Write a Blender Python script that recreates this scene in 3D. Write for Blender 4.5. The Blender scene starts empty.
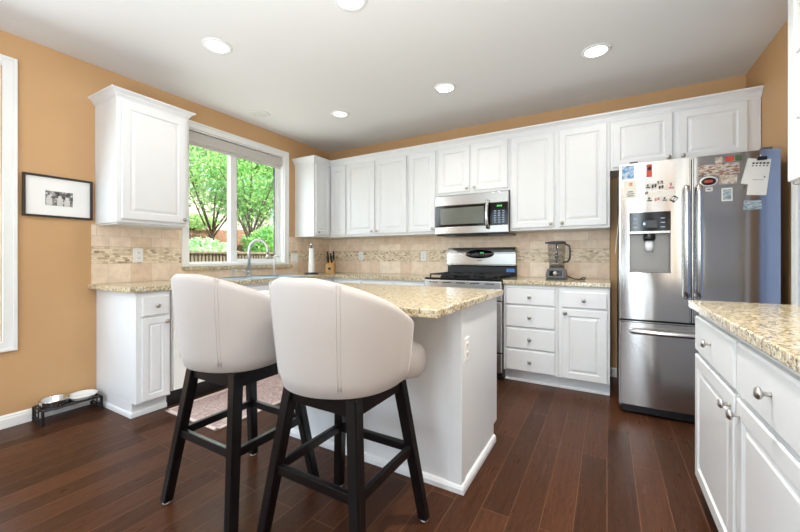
import bpy, bmesh, math, random
from mathutils import Vector, Matrix, noise
random.seed(7)
C = bpy.context.scene.collection
PI = math.pi
# ------------------------------------------------------------------ camera, world, light, exposure
H_EYE, YAW, FPX = 1.118, 0.522, 359.9
cam_d = bpy.data.cameras.new('camera'); cam = bpy.data.objects.new('camera', cam_d); C.objects.link(cam)
cam.location = (0, 0, H_EYE); cam.rotation_euler = (PI/2, 0, YAW)
cam_d.sensor_width = 36; cam_d.lens = FPX*36/800; cam_d.shift_y = -(266-257.5)/800*1.0
cam_d.clip_start = .05; cam_d.clip_end = 200
bpy.context.scene.camera = cam
vs = bpy.context.scene.view_settings
vs.view_transform = 'Standard'; vs.look = 'None'; vs.gamma = 1; vs.use_curve_mapping = False
vs.exposure = 0.24
W = bpy.data.worlds.new('world'); bpy.context.scene.world = W; W.use_nodes = True
wn = W.node_tree.nodes; wl = W.node_tree.links
sky = wn.new('ShaderNodeTexSky'); sky.sky_type = 'NISHITA'; sky.sun_disc = False
sky.sun_elevation = math.radians(50); sky.sun_rotation = math.radians(70); sky.air_density = 1.0; sky.dust_density = 2.0
wl.new(sky.outputs[0], wn['Background'].inputs[0]); wn['Background'].inputs[1].default_value = .55

def light(name, kind, loc, rot, power, color, **kw):
    d = bpy.data.lights.new(name, kind); d.energy = power; d.color = color
    for k, v in kw.items(): setattr(d, k, v)
    o = bpy.data.objects.new(name, d); o.location = loc; o.rotation_euler = rot; C.objects.link(o); return o
sun = light('sun', 'SUN', (0, 0, 10), (math.radians(38), 0, math.radians(118)), 9.0, (1, .96, .88), angle=.02)
# daylight at the rear and left windows; the right-wall light is added fill
light('rear_window_daylight', 'AREA', (-2.3, -2.97, 1.45), (PI/2+.2, 0, 0), 6, (.80, .92, 1), shape='RECTANGLE', size=1.6, size_y=1.8)
light('patio_door_daylight', 'AREA', (-.45, -2.97, 1.2), (PI/2, 0, 0), 42, (.80, .92, 1), shape='RECTANGLE', size=.95, size_y=2.0)
light('sidelight_daylight', 'AREA', (.535, -2.97, 1.2), (PI/2, 0, 0), 9, (.82, .93, 1), shape='RECTANGLE', size=.15, size_y=2.0)
light('side_window_daylight', 'AREA', (-3.50, .06, 1.47), (PI/2-.35, 0, -PI/2), 36, (.82, .93, 1), shape='RECTANGLE', size=1.25, size_y=1.75)
light('right_wall_fill', 'AREA', (.945, -2.2, 1.45), (PI/2-.3, 0, PI/2), 13, (.82, .93, 1), shape='RECTANGLE', size=1.1, size_y=1.7)
light('kitchen_window_daylight', 'AREA', (-3.60, 2.52, 1.62), (PI/2, 0, -PI/2), 12, (.95, 1, .93), shape='RECTANGLE', size=1.05, size_y=1.0)
LAMP_W = 3.0
LAMP_C = (1, .95, .87)

# added upward fill lights without a visible source, brightening the room off the ceiling
light('ceiling_fill', 'AREA', (-.75, .1, 1.5), (PI, 0, 0), 26, (.82, .93, 1), shape='DISK', size=.7)
light('ceiling_fill', 'AREA', (-.2, -.8, .85), (PI, 0, 0), 74, (.82, .93, 1), shape='DISK', size=1.0)

light('side_door_daylight', 'AREA', (1.02, 2.6, 1.05), (PI/2, 0, PI/2), .6, (.50, .66, 1), shape='RECTANGLE', size=.62, size_y=1.8)

# ------------------------------------------------------------------ helpers
def s2l(c): c /= 255; return c/12.92 if c <= .04045 else ((c+.055)/1.055)**2.4
def rgb(r, g, b): return (s2l(r), s2l(g), s2l(b), 1)

class NT:
    def __init__(s, name):
        s.m = bpy.data.materials.new(name); s.m.use_nodes = True
        s.n = s.m.node_tree.nodes; s.l = s.m.node_tree.links; s.b = s.n['Principled BSDF']
    def new(s, t, **kw):
        n = s.n.new(t)
        for k, v in kw.items():
            if hasattr(n, k): setattr(n, k, v)
            else: n.inputs[k].default_value = v
        return n
    def link(s, a, b): s.l.new(a, b)
    def set(s, **kw):
        for k, v in kw.items(): s.b.inputs[k.replace('_', ' ')].default_value = v
        return s
    def ramp(s, fac, stops, interp='LINEAR'):
        r = s.new('ShaderNodeValToRGB'); r.color_ramp.interpolation = interp
        e = r.color_ramp.elements
        while len(e) < len(stops): e.new(.5)
        for el, (p, c) in zip(e, stops): el.position = p; el.color = c
        s.link(fac, r.inputs[0]); return r.outputs[0]
    def coord(s, kind='Object', scale=None, rot=None):
        t = s.new('ShaderNodeTexCoord'); o = t.outputs[kind]
        if scale or rot:
            m = s.new('ShaderNodeMapping'); s.link(o, m.inputs[0])
            if scale: m.inputs['Scale'].default_value = scale
            if rot: m.inputs['Rotation'].default_value = rot
            o = m.outputs[0]
        return o
    def noise(s, vec, scale, detail=3, rough=.5):
        n = s.new('ShaderNodeTexNoise'); s.link(vec, n.inputs['Vector'])
        n.inputs['Scale'].default_value = scale; n.inputs['Detail'].default_value = detail; n.inputs['Roughness'].default_value = rough
        return n.outputs['Fac']
    def mix(s, fac, a, b, mode='MIX'):
        m = s.new('ShaderNodeMix', data_type='RGBA', blend_type=mode)
        for v, k in ((fac, 0), (a, 6), (b, 7)):
            if isinstance(v, (int, float)): m.inputs[k].default_value = v
            elif isinstance(v, tuple): m.inputs[k].default_value = v
            else: s.link(v, m.inputs[k])
        return m.outputs[2]
    def bump(s, h, strength=.2, dist=.01):
        b = s.new('ShaderNodeBump'); b.inputs['Strength'].default_value = strength; b.inputs['Distance'].default_value = dist
        s.link(h, b.inputs['Height']); s.link(b.outputs[0], s.b.inputs['Normal']); return b
    def col(s, o): s.link(o, s.b.inputs['Base Color'])

M = {}
def plain(name, c, rough=.5, metal=0, spec=.5, vary=.04, vscale=8, **kw):
    t = NT(name); t.set(Roughness=rough, Metallic=metal); t.b.inputs['Specular IOR Level'].default_value = spec
    n = t.noise(t.coord(), vscale, 3)
    lo = tuple(x*(1-vary) for x in c[:3])+(1,); hi = tuple(min(1, x*(1+vary)) for x in c[:3])+(1,)
    t.col(t.ramp(n, [(.3, lo), (.7, hi)]))
    for k, v in kw.items(): t.b.inputs[k.replace('_', ' ')].default_value = v
    M[name] = t.m; return t
def emit(name, c, st):
    t = NT(name); t.set(Base_Color=c, Emission_Color=c, Emission_Strength=st); M[name] = t.m

plain('white_paint', rgb(227, 228, 229), .38, vary=.012)
plain('white_trim', rgb(238, 238, 236), .4, vary=.012)
plain('white_plastic', rgb(240, 239, 235), .35, vary=.01)
plain('dark_slot', rgb(45, 42, 40), .6)
plain('nickel', rgb(190, 186, 180), .28, 1)
plain('chrome', rgb(215, 215, 215), .12, 1)
plain('faucet_steel', rgb(196, 194, 190), .38, 1)
plain('black_plastic', rgb(22, 22, 24), .35)
plain('black_gloss', rgb(10, 10, 12), .08)
plain('black_iron', rgb(20, 20, 20), .5)
plain('grey_plastic', rgb(92, 92, 94), .4)
plain('dark_grey', rgb(58, 58, 60), .4)
plain('espresso_wood', rgb(13, 12, 13), .30, vary=.15, vscale=20)
plain('block_wood', rgb(205, 160, 95), .5, vary=.12, vscale=30)
plain('paper', rgb(226, 220, 208), .7, vary=.02)
plain('mat_board', rgb(240, 240, 238), .6, vary=.01)
plain('frame_black', rgb(38, 34, 32), .4)
plain('towel_white', rgb(240, 238, 234), .85, vary=.03, vscale=60)
plain('clear_grip', rgb(225, 225, 225), .2)
plain('fridge_side', rgb(120, 118, 116), .45, .6)
plain('light_off', rgb(225, 222, 216), .5, vary=.01)
emit('lamp_glow', (1, .93, .82, 1), 14)
emit('lamp_dim', (1, .9, .76, 1), 1.6)
emit('led_green', (.1, .7, .15, 1), .5)
emit('led_blue', (.25, .55, 1, 1), 2)
plain('blue_film', rgb(70, 130, 205), .3)
plain('ink', rgb(60, 56, 58), .6)
plain('ink_pink', rgb(196, 120, 126), .6)
plain('tag_red', rgb(196, 70, 52), .4)
plain('tag_green', rgb(70, 96, 50), .5)
plain('orange_skin', rgb(214, 150, 90), .5)
plain('mullion_dark', rgb(60, 58, 54), .5)

def t_wall():
    t = NT('tan_wall'); v = t.coord(); n = t.noise(v, 1.5, 3); t.set(Roughness=.6)
    t.col(t.ramp(n, [(.3, rgb(199, 158, 112)), (.7, rgb(205, 164, 117))])); t.bump(t.noise(v, 220, 2), .06, .002); M['tan_wall'] = t.m
t_wall()
def t_ceil():
    t = NT('ceiling_paint'); v = t.coord(); t.set(Roughness=.8, Base_Color=rgb(232, 230, 228)); t.bump(t.noise(v, 130, 4, .7), .25, .004); M['ceiling_paint'] = t.m
t_ceil()
def t_floor():
    t = NT('plank_floor'); t.set(Roughness=.3)
    v = t.coord('Object', rot=(0, 0, PI/2))
    br = t.new('ShaderNodeTexBrick', offset=.37, offset_frequency=2); t.link(v, br.inputs['Vector'])
    for k, x in (('Scale', 1), ('Mortar Size', .0016), ('Mortar Smooth', .1), ('Bias', 0), ('Brick Width', 1.15), ('Row Height', .122)): br.inputs[k].default_value = x
    br.inputs['Color1'].default_value = (0, 0, 0, 1); br.inputs['Color2'].default_value = (1, 1, 1, 1); br.inputs['Mortar'].default_value = (.5, .5, .5, 1)
    g = t.noise(t.coord('Object', scale=(38, 2.2, 1)), 1.6, 6, .65)
    g2 = t.noise(t.coord('Object', scale=(210, 12, 1)), 1.5, 4, .7)
    base = t.ramp(br.outputs['Color'], [(0, rgb(64, 38, 24)), (.5, rgb(74, 45, 28)), (1, rgb(84, 51, 33))])
    gr = t.ramp(g, [(.25, (.62, .60, .58, 1)), (.75, (1.22, 1.22, 1.22, 1))])
    g3 = t.ramp(g2, [(.33, (.66, .64, .62, 1)), (.67, (1.25, 1.25, 1.25, 1))])
    c = t.mix(1.0, t.mix(1.0, base, gr, 'MULTIPLY'), g3, 'MULTIPLY')
    c = t.mix(br.outputs['Fac'], c, rgb(106, 72, 51))
    t.col(c); t.b.inputs['Specular IOR Level'].default_value = .12
    rr = t.ramp(g, [(.2, (.36, .36, .36, 1)), (.8, (.24, .24, .24, 1))]); t.link(rr, t.b.inputs['Roughness'])
    mth = t.new('ShaderNodeMath', operation='SUBTRACT'); t.link(g, mth.inputs[0]); t.link(br.outputs['Fac'], mth.inputs[1])
    t.bump(mth.outputs[0], .18, .003); M['plank_floor'] = t.m
t_floor()
def t_granite():
    t = NT('granite'); v = t.coord(); t.set(Roughness=.13)
    a = t.noise(v, 14, 4, .6); b = t.noise(v, 75, 4, .65); d = t.noise(v, 130, 3, .6); e = t.noise(v, 62, 5, .7)
    c = t.ramp(a, [(.3, rgb(218, 206, 178)), (.5, rgb(206, 190, 152)), (.7, rgb(226, 217, 196))])
    c = t.mix(t.ramp(t.noise(v, 48, 5, .7), [(.48, (0, 0, 0, 1)), (.58, (.8, .8, .8, 1))]), c, rgb(180, 158, 120))
    c = t.mix(t.ramp(e, [(.53, (0, 0, 0, 1)), (.60, (.9, .9, .9, 1))]), c, rgb(122, 108, 88))
    c = t.mix(t.ramp(t.noise(v, 84, 5, .7), [(.55, (0, 0, 0, 1)), (.62, (.95, .95, .95, 1))]), c, rgb(70, 60, 50))
    c = t.mix(t.ramp(t.noise(v, 95, 2), [(.60, (0, 0, 0, 1)), (.68, (.8, .8, .8, 1))]), c, rgb(244, 240, 228))
    t.col(c); M['granite'] = t.m
t_granite()
def t_tile(name, axis, w, h, mortar, c1, c2, cm, off, z0, small=False):
    t = NT(name); s = t.new('ShaderNodeSeparateXYZ'); t.link(t.coord(), s.inputs[0])
    zz = t.new('ShaderNodeMath', operation='SUBTRACT'); t.link(s.outputs[2], zz.inputs[0]); zz.inputs[1].default_value = z0
    cb = t.new('ShaderNodeCombineXYZ'); t.link(s.outputs[axis], cb.inputs[0]); t.link(zz.outputs[0], cb.inputs[1])
    br = t.new('ShaderNodeTexBrick', offset=off); t.link(cb.outputs[0], br.inputs['Vector'])
    for k, x in (('Scale', 1), ('Mortar Size', mortar), ('Mortar Smooth', .2), ('Bias', 0), ('Brick Width', w), ('Row Height', h)): br.inputs[k].default_value = x
    br.inputs['Color1'].default_value = (0, 0, 0, 1); br.inputs['Color2'].default_value = (1, 1, 1, 1); br.inputs['Mortar'].default_value = (.5, .5, .5, 1)
    n = t.noise(t.coord(), 14, 5, .65)
    if small: c = t.ramp(br.outputs['Color'], [(0, rgb(192, 168, 136)), (.2, rgb(218, 198, 168)), (.5, rgb(240, 220, 194)), (.8, rgb(246, 230, 208)), (.93, rgb(204, 182, 152)), (1, rgb(146, 120, 94))])
    else: c = t.ramp(br.outputs['Color'], [(0, c1), (1, c2)])
    c = t.mix(1.0, c, t.ramp(n, [(.3, (.88, .86, .84, 1)), (.6, (1.05, 1.05, 1.04, 1))]), 'MULTIPLY')
    c = t.mix(br.outputs['Fac'], c, cm); t.col(c); t.set(Roughness=.42)
    mth = t.new('ShaderNodeMath', operation='SUBTRACT'); mth.inputs[0].default_value = 1; t.link(br.outputs['Fac'], mth.inputs[1])
    t.bump(mth.outputs[0], .35, .002); M[name] = t.m
for ax, nm in ((0, 'back'), (1, 'left')):
    t_tile('tile_low_'+nm, ax, .155, .155, .0016, rgb(230, 202, 174), rgb(248, 230, 210), rgb(218, 200, 176), .5, .914)
    t_tile('tile_top_'+nm, ax, .155, .082, .0016, rgb(232, 206, 182), rgb(246, 228, 208), rgb(206, 190, 166), .5, 1.205)
    t_tile('tile_mosaic_'+nm, ax, .034, .0165, .0015, None, None, rgb(206, 190, 164), .4, 1.070, True)
def t_steel(name, base, rough, aniso, tan):
    t = NT(name); t.set(Metallic=1, Roughness=rough, Anisotropic=aniso)
    v = t.coord('Object', scale=(2, 2, 260) if tan[0] else (260, 260, 2)); n = t.noise(v, 2, 2)
    t.col(t.ramp(n, [(.3, tuple(x*.93 for x in base[:3])+(1,)), (.7, base)]))
    cx = t.new('ShaderNodeCombineXYZ'); cx.inputs[0].default_value, cx.inputs[1].default_value, cx.inputs[2].default_value = tan
    t.link(cx.outputs[0], t.b.inputs['Tangent']); M[name] = t.m
t_steel('steel', rgb(216, 214, 212), .135, .98, (0, 0, 1))
t_steel('steel_bright', rgb(206, 206, 206), .22, .5, (0, 0, 1))
def t_fabric():
    t = NT('linen'); v = t.coord(); t.set(Roughness=.9); t.b.inputs['Sheen Weight'].default_value = .25
    a = t.noise(t.coord('Object', scale=(1, 1, .12)), 260, 2); b = t.noise(t.coord('Object', scale=(.15, .15, 1)), 260, 2)
    m = t.new('ShaderNodeMath', operation='ADD'); t.link(a, m.inputs[0]); t.link(b, m.inputs[1])
    t.col(t.ramp(m.outputs[0], [(.35, rgb(164, 156, 150)), (.5, rgb(176, 168, 162)), (.65, rgb(184, 177, 172))])); t.bump(m.outputs[0], .18, .002); M['linen'] = t.m
t_fabric()
def t_rug():
    t = NT('rug_weave'); v = t.coord(); t.set(Roughness=.95)
    vo = t.new('ShaderNodeTexVoronoi', feature='DISTANCE_TO_EDGE'); t.link(v, vo.inputs['Vector']); vo.inputs['Scale'].default_value = 13
    n = t.noise(v, 30, 4, .7)
    c = t.ramp(vo.outputs['Distance'], [(0, rgb(176, 142, 134)), (.12, rgb(214, 192, 184)), (.25, rgb(188, 160, 154)), (.4, rgb(222, 206, 198))])
    c = t.mix(t.ramp(n, [(.4, (0, 0, 0, 1)), (.7, (.7, .7, .7, 1))]), c, rgb(168, 150, 150)); t.col(c); t.bump(t.noise(v, 300, 2), .4, .004); M['rug_weave'] = t.m
    plain('rug_border', rgb(222, 204, 196), .95, vary=.08, vscale=60)
t_rug()
plain('frosted_glass', rgb(226, 222, 214), .25, vary=.03)
def t_glass():
    t = NT('window_glass'); n = t.n; out = n['Material Output']
    tr = t.new('ShaderNodeBsdfTransparent'); gl = t.new('ShaderNodeBsdfGlossy', Roughness=.02); fr = t.new('ShaderNodeValue'); fr.outputs[0].default_value = .05
    tr.inputs[0].default_value = (.97, .99, .98, 1); mx = t.new('ShaderNodeMixShader')
    t.link(fr.outputs[0], mx.inputs[0]); t.link(tr.outputs[0], mx.inputs[1]); t.link(gl.outputs[0], mx.inputs[2]); t.link(mx.outputs[0], out.inputs[0]); M['window_glass'] = t.m
    t = NT('jar_glass'); out = t.n['Material Output']
    tr = t.new('ShaderNodeBsdfTransparent'); tr.inputs[0].default_value = (.9, .9, .9, 1); gl = t.new('ShaderNodeBsdfGlossy', Roughness=.06); fr = t.new('ShaderNodeValue'); fr.outputs[0].default_value = .08; mx = t.new('ShaderNodeMixShader')
    t.link(fr.outputs[0], mx.inputs[0]); t.link(tr.outputs[0], mx.inputs[1]); t.link(gl.outputs[0], mx.inputs[2]); t.link(mx.outputs[0], out.inputs[0]); M['jar_glass'] = t.m
t_glass()
def t_leaf(name, a, b, c):
    t = NT(name); g = t.new('ShaderNodeNewGeometry'); col = t.ramp(g.outputs['Random Per Island'], [(0, a), (.5, b), (1, c)]); out = t.n['Material Output']
    d = t.new('ShaderNodeBsdfDiffuse'); tr = t.new('ShaderNodeBsdfTranslucent'); mx = t.new('ShaderNodeMixShader'); mx.inputs[0].default_value = .45
    t.link(col, d.inputs[0]); t.link(col, tr.inputs[0]); t.link(d.outputs[0], mx.inputs[1]); t.link(tr.outputs[0], mx.inputs[2]); t.link(mx.outputs[0], out.inputs[0]); M[name] = t.m
t_leaf('leaf_light', rgb(150, 200, 120), rgb(185, 222, 145), rgb(222, 240, 190))
t_leaf('leaf_mid', rgb(100, 165, 85), rgb(140, 200, 105), rgb(190, 228, 140))
t_leaf('leaf_dark', rgb(70, 125, 72), rgb(110, 165, 90), rgb(150, 200, 115))
t_leaf('leaf_pale', rgb(150, 195, 140), rgb(190, 222, 165), rgb(228, 242, 210))
plain('bark', rgb(112, 96, 76), .9, vary=.3, vscale=20)
plain('cedar', rgb(116, 107, 84), .8, vary=.2, vscale=12)
plain('pale_fence', rgb(214, 204, 184), .8, vary=.08, vscale=12)
plain('mulch', rgb(110, 72, 48), .95, vary=.4, vscale=25)
plain('patio', rgb(168, 170, 176), .8, vary=.08)
def t_photo(name, stops, scale, rot=0, stretch=(1, 1, 1)):
    t = NT(name); n = t.noise(t.coord('Object', scale=stretch), scale, 4, .6); t.col(t.ramp(n, stops)); t.set(Roughness=.35); M[name] = t.m
t_photo('photo_mono', [(.34, rgb(30, 30, 30)), (.46, rgb(84, 82, 80)), (.56, rgb(150, 148, 146)), (.68, rgb(225, 222, 220))], 42)
t_photo('photo_blue', [(.3, rgb(40, 60, 84)), (.45, rgb(90, 150, 196)), (.6, rgb(200, 205, 210)), (.72, rgb(170, 90, 90))], 36)
t_photo('photo_pano', [(.3, rgb(70, 62, 60)), (.44, rgb(140, 92, 60)), (.55, rgb(206, 190, 172)), (.68, rgb(170, 190, 214))], 30, stretch=(1, 1, 4))
t_photo('photo_warm', [(.3, rgb(120, 90, 74)), (.5, rgb(186, 170, 152)), (.68, rgb(222, 210, 196))], 40)
t_photo('photo_teal', [(.32, rgb(72, 90, 100)), (.5, rgb(150, 160, 160)), (.66, rgb(196, 206, 210))], 40, stretch=(1, 1, 3))
t_photo('sticker_mix', [(.34, rgb(46, 66, 40)), (.5, rgb(150, 50, 40)), (.62, rgb(190, 160, 120))], 60)

class MB:
    def __init__(s): s.bm = bmesh.new(); s.smooth = False
    def add(s, t, mi=0):
        me = bpy.data.meshes.new('t'); t.to_mesh(me); t.free()
        n = len(s.bm.faces); s.bm.from_mesh(me); bpy.data.meshes.remove(me)
        if mi:
            s.bm.faces.ensure_lookup_table()
            for f in s.bm.faces[n:]: f.material_index = mi
        return s
    def box(s, x0, x1, y0, y1, z0, z1, bev=0, mi=0, seg=2, mat=None):
        t = bmesh.new(); bmesh.ops.create_cube(t, size=1)
        for v in t.verts: v.co = Vector(((x0+x1)/2+v.co.x*(x1-x0), (y0+y1)/2+v.co.y*(y1-y0), (z0+z1)/2+v.co.z*(z1-z0)))
        if bev: bmesh.ops.bevel(t, geom=t.edges[:], offset=bev, segments=seg, affect='EDGES', profile=.6)
        if mat: t.transform(mat)
        return s.add(t, mi)
    def lathe(s, prof, mat=None, n=24, mi=0, closed=False):   # prof: (r, z); axis z
        t = bmesh.new(); rings = []
        for r, z in prof:
            rings.append([t.verts.new((max(r, 1e-4)*math.cos(2*PI*i/n), max(r, 1e-4)*math.sin(2*PI*i/n), z)) for i in range(n)])
        for a, b in zip(rings, rings[1:]):
            for i in range(n): t.faces.new((a[i], a[(i+1) % n], b[(i+1) % n], b[i]))
        if not closed: t.faces.new(rings[0][::-1]); t.faces.new(rings[-1])
        else:
            for i in range(n): t.faces.new((rings[-1][i], rings[-1][(i+1) % n], rings[0][(i+1) % n], rings[0][i]))
        for f in t.faces:
            f.smooth = True
        bmesh.ops.recalc_face_normals(t, faces=t.faces[:])
        if mat: t.transform(mat)
        return s.add(t, mi)
    def tube(s, pts, r, n=10, mi=0, cap=True):
        t = bmesh.new(); pts = [Vector(p) for p in pts]; rings = []; up = None
        rr = r if isinstance(r, (list, tuple)) else [r]*len(pts)
        for i, p in enumerate(pts):
            d = (pts[min(i+1, len(pts)-1)]-pts[max(i-1, 0)]).normalized()
            if up is None: up = Vector((0, 0, 1)) if abs(d.z) < .9 else Vector((1, 0, 0))
            a = d.cross(up).normalized(); b = a.cross(d).normalized(); up = b
            rings.append([t.verts.new(p+(a*math.cos(2*PI*k/n)+b*math.sin(2*PI*k/n))*rr[i]) for k in range(n)])
        for a, b in zip(rings, rings[1:]):
            for k in range(n):
                f = t.faces.new((a[k], a[(k+1) % n], b[(k+1) % n], b[k])); f.smooth = True
        if cap: t.faces.new(rings[0][::-1]); t.faces.new(rings[-1])
        bmesh.ops.recalc_face_normals(t, faces=t.faces[:])
        return s.add(t, mi)
    def bar(s, p, q, w, h, w2=None, h2=None, bev=.003):    # square-section bar from p to q, axis-aligned sections
        t = bmesh.new(); w2 = w2 or w; h2 = h2 or h
        A = [t.verts.new((p[0]+a*w/2, p[1]+b*h/2, p[2])) for a, b in ((-1, -1), (1, -1), (1, 1), (-1, 1))]
        B = [t.verts.new((q[0]+a*w2/2, q[1]+b*h2/2, q[2])) for a, b in ((-1, -1), (1, -1), (1, 1), (-1, 1))]
        for k in range(4): t.faces.new((A[k], A[(k+1) % 4], B[(k+1) % 4], B[k]))
        t.faces.new(A[::-1]); t.faces.new(B)
        bmesh.ops.recalc_face_normals(t, faces=t.faces[:])
        if bev: bmesh.ops.bevel(t, geom=t.edges[:], offset=bev, segments=2, affect='EDGES')
        return s.add(t)
    def sweep(s, path, prof, closed_ends=True):    # path of (x, y); prof of (out, z), out = right of travel
        t = bmesh.new(); P = [Vector(p) for p in path]; rings = []
        for i, p in enumerate(P):
            ns = []
            for a, b in ((i-1, i), (i, i+1)):
                if a >= 0 and b < len(P):
                    d = (P[b]-P[a]).normalized(); ns.append(Vector((d.y, -d.x)))
            if len(ns) == 1: m = ns[0]
            else: m = (ns[0]+ns[1])/(1+ns[0].dot(ns[1]))
            rings.append([t.verts.new((p.x+m.x*o, p.y+m.y*o, z)) for o, z in prof])
        k = len(prof)
        for a, b in zip(rings, rings[1:]):
            for j in range(k): t.faces.new((a[j], a[(j+1) % k], b[(j+1) % k], b[j]))
        t.faces.new(rings[0][::-1]); t.faces.new(rings[-1])
        bmesh.ops.recalc_face_normals(t, faces=t.faces[:])
        return s.add(t)
    def panel(s, mat, w, h, rings, back=0):     # nested rectangular rings (inset, height) on a local u,v,out frame
        t = bmesh.new(); R = []
        for ins, z in [(0, back)]+rings:
            R.append([t.verts.new((a, b, z)) for a, b in ((ins, ins), (w-ins, ins), (w-ins, h-ins), (ins, h-ins))])
        for a, b in zip(R, R[1:]):
            for k in range(4): t.faces.new((a[k], a[(k+1) % 4], b[(k+1) % 4], b[k]))
        t.faces.new(R[0][::-1]); t.faces.new(R[-1])
        t.transform(mat); return s.add(t)
    def build(s, name, mat, parent=None, smooth=False, world=True, subsurf=0):
        me = bpy.data.meshes.new(name)
        if parent is not None and world:
            off = Vector((0, 0, 0)); p = parent
            while p is not None: off += p.location; p = p.parent
            s.bm.transform(Matrix.Translation(-off))
        s.bm.to_mesh(me); s.bm.free()
        for m in (mat if isinstance(mat, (list, tuple)) else [mat]): me.materials.append(M[m])
        if smooth:
            for f in me.polygons: f.use_smooth = True
        o = bpy.data.objects.new(name, me); C.objects.link(o); o.parent = parent
        if subsurf:
            md = o.modifiers.new('s', 'SUBSURF'); md.levels = subsurf; md.render_levels = subsurf
        return o

def tag(o, label, cat, group=None):
    o['label'] = label; o['category'] = cat
    if group: o['group'] = group
    return o
def thing(name, loc, label=None, cat=None, group=None, structure=False):
    o = bpy.data.objects.new(name, None); o.empty_display_size = .1; o.location = loc; C.objects.link(o)
    if structure: o['kind'] = 'structure'
    if label: tag(o, label, cat, group)
    return o
def struct(o, label=None):
    o['kind'] = 'structure'
    if label: o['label'] = label
    return o
def frame(o, side):        # local u,v,out -> world
    u, v, w = {'S': ((1, 0, 0), (0, 0, 1), (0, -1, 0)), 'E': ((0, 1, 0), (0, 0, 1), (1, 0, 0)), 'W': ((0, -1, 0), (0, 0, 1), (-1, 0, 0)), 'N': ((-1, 0, 0), (0, 0, 1), (0, 1, 0))}[side]
    m = Matrix.Identity(4)
    for i in range(3): m[i][0], m[i][1], m[i][2], m[i][3] = u[i], v[i], w[i], o[i]
    return m
DOOR = [(0, .016), (.004, .02), (.052, .02), (.058, .011), (.066, .011), (.084, .018)]
FLAT = [(0, .014), (.007, .02)]
def knob(parent, pos, side, small=1.0):
    b = MB(); b.lathe([(.007, 0), (.0055, .004), (.0055, .014), (.010, .018), (.0155, .021), (.016, .026), (.012, .031), (.0, .033)], frame(pos, side) @ Matrix.Scale(small, 4), 18)
    return b.build('knob', 'nickel', parent)
def front(root, name, side, origin, w, h, rings, kn=None, mat='white_paint'):
    """door or drawer front; origin is the lower corner at local u=0; kn = (u, v) of the knob"""
    b = MB(); b.panel(frame(origin, side), w, h, rings); o = b.build(name, mat, root)
    if kn:
        p = frame(origin, side) @ Vector((kn[0], kn[1], .0195)); knob(o, p, side)
    return o
CROWN = [(0, 0), (.006, 0), (.010, .012), (.016, .018), (.022, .034), (.038, .052), (.048, .058), (.050, .070), (0, .070)]

# ------------------------------------------------------------------ room
XL, XR, YB, YR, H = -3.426, .976, 3.93, -3.0, 2.602
T = .14
b = MB(); b.box(XL-T, XR+T, YR-T, YB+T, -.06, 0); struct(b.build('floor', 'plank_floor'), 'dark brown wood plank floor')
b = MB(); b.box(XL-T, XR+2.2, YR-T, YB+T, H, H+.12); struct(b.build('ceiling', 'ceiling_paint'), 'off-white textured ceiling')  # slab runs on unseen past the right wall to block the sun
W1 = (1.925, 3.105, 1.035, 2.345); W2 = (-.62, .735, .575, 2.37)
b = MB()
for y0, y1, z0, z1 in ((YR-T, W2[0], 0, H), (W2[0], W2[1], 0, W2[2]), (W2[0], W2[1], W2[3], H), (W2[1], W1[0], 0, H), (W1[0], W1[1], 0, W1[2]), (W1[0], W1[1], W1[3], H), (W1[1], YB+T, 0, H)):
    b.box(XL-T, XL, y0, y1, z0, z1)
struct(b.build('wall_left', 'tan_wall'), 'tan wall with the kitchen window')
b = MB(); b.box(XL, XR+T, YB, YB+T, 0, H); struct(b.build('wall_back', 'tan_wall'), 'tan wall behind the range and refrigerator')
D1 = (2.235, 2.96, 0, 2.06)
b = MB()
W5 = (-2.78, -1.62, .57, 2.33)
for y0, y1, z0, z1 in ((YR-T, W5[0], 0, H), (W5[0], W5[1], 0, W5[2]), (W5[0], W5[1], W5[3], H), (W5[1], D1[0], 0, H), (D1[0], D1[1], D1[3], H), (D1[1], YB, 0, H)): b.box(XR, XR+T, y0, y1, z0, z1)
struct(b.build('wall_right', 'tan_wall'), 'tan wall right of the refrigerator')
RW = ((-3.15, -1.45, .5, 2.4), (-.95, .05, .05, 2.2), (.45, .62, .05, 2.2))
b = MB(); xs = XL
for x0, x1, z0, z1 in RW:
    b.box(xs, x0, YR-T, YR, 0, H); b.box(x0, x1, YR-T, YR, 0, z0); b.box(x0, x1, YR-T, YR, z1, H); xs = x1
b.box(xs, XR, YR-T, YR, 0, H); struct(b.build('wall_rear', 'tan_wall'), 'tan wall behind the viewer with windows')
BASE = [(0, 0), (.014, 0), (.014, .058), (.010, .066), (.010, .074), (.004, .084), (0, .084)]
b = MB(); b.sweep([(XL, 1.238), (XL, YR)][::-1], BASE); struct(b.build('baseboard_left', 'white_trim'))
b = MB(); b.sweep([(.022, YB), (.078, YB)], BASE); struct(b.build('baseboard_back', 'white_trim'))
b = MB(); b.sweep([(XR, YB-.02), (XR, 3.06)], BASE); struct(b.build('baseboard_right', 'white_trim'))

def ring_boxes(b, x0, x1, y0, y1, z0, z1, w, bev=.003, bottom=True, wb=None):     # rectangular frame in the YZ plane, thickness x0..x1
    b.box(x0, x1, y0, y0+w, z0, z1, bev); b.box(x0, x1, y1-w, y1, z0, z1, bev); b.box(x0, x1, y0+w, y1-w, z1-w, z1, bev)
    if bottom: b.box(x0, x1, y0+w, y1-w, z0, z0+(wb or w), bev)
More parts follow.
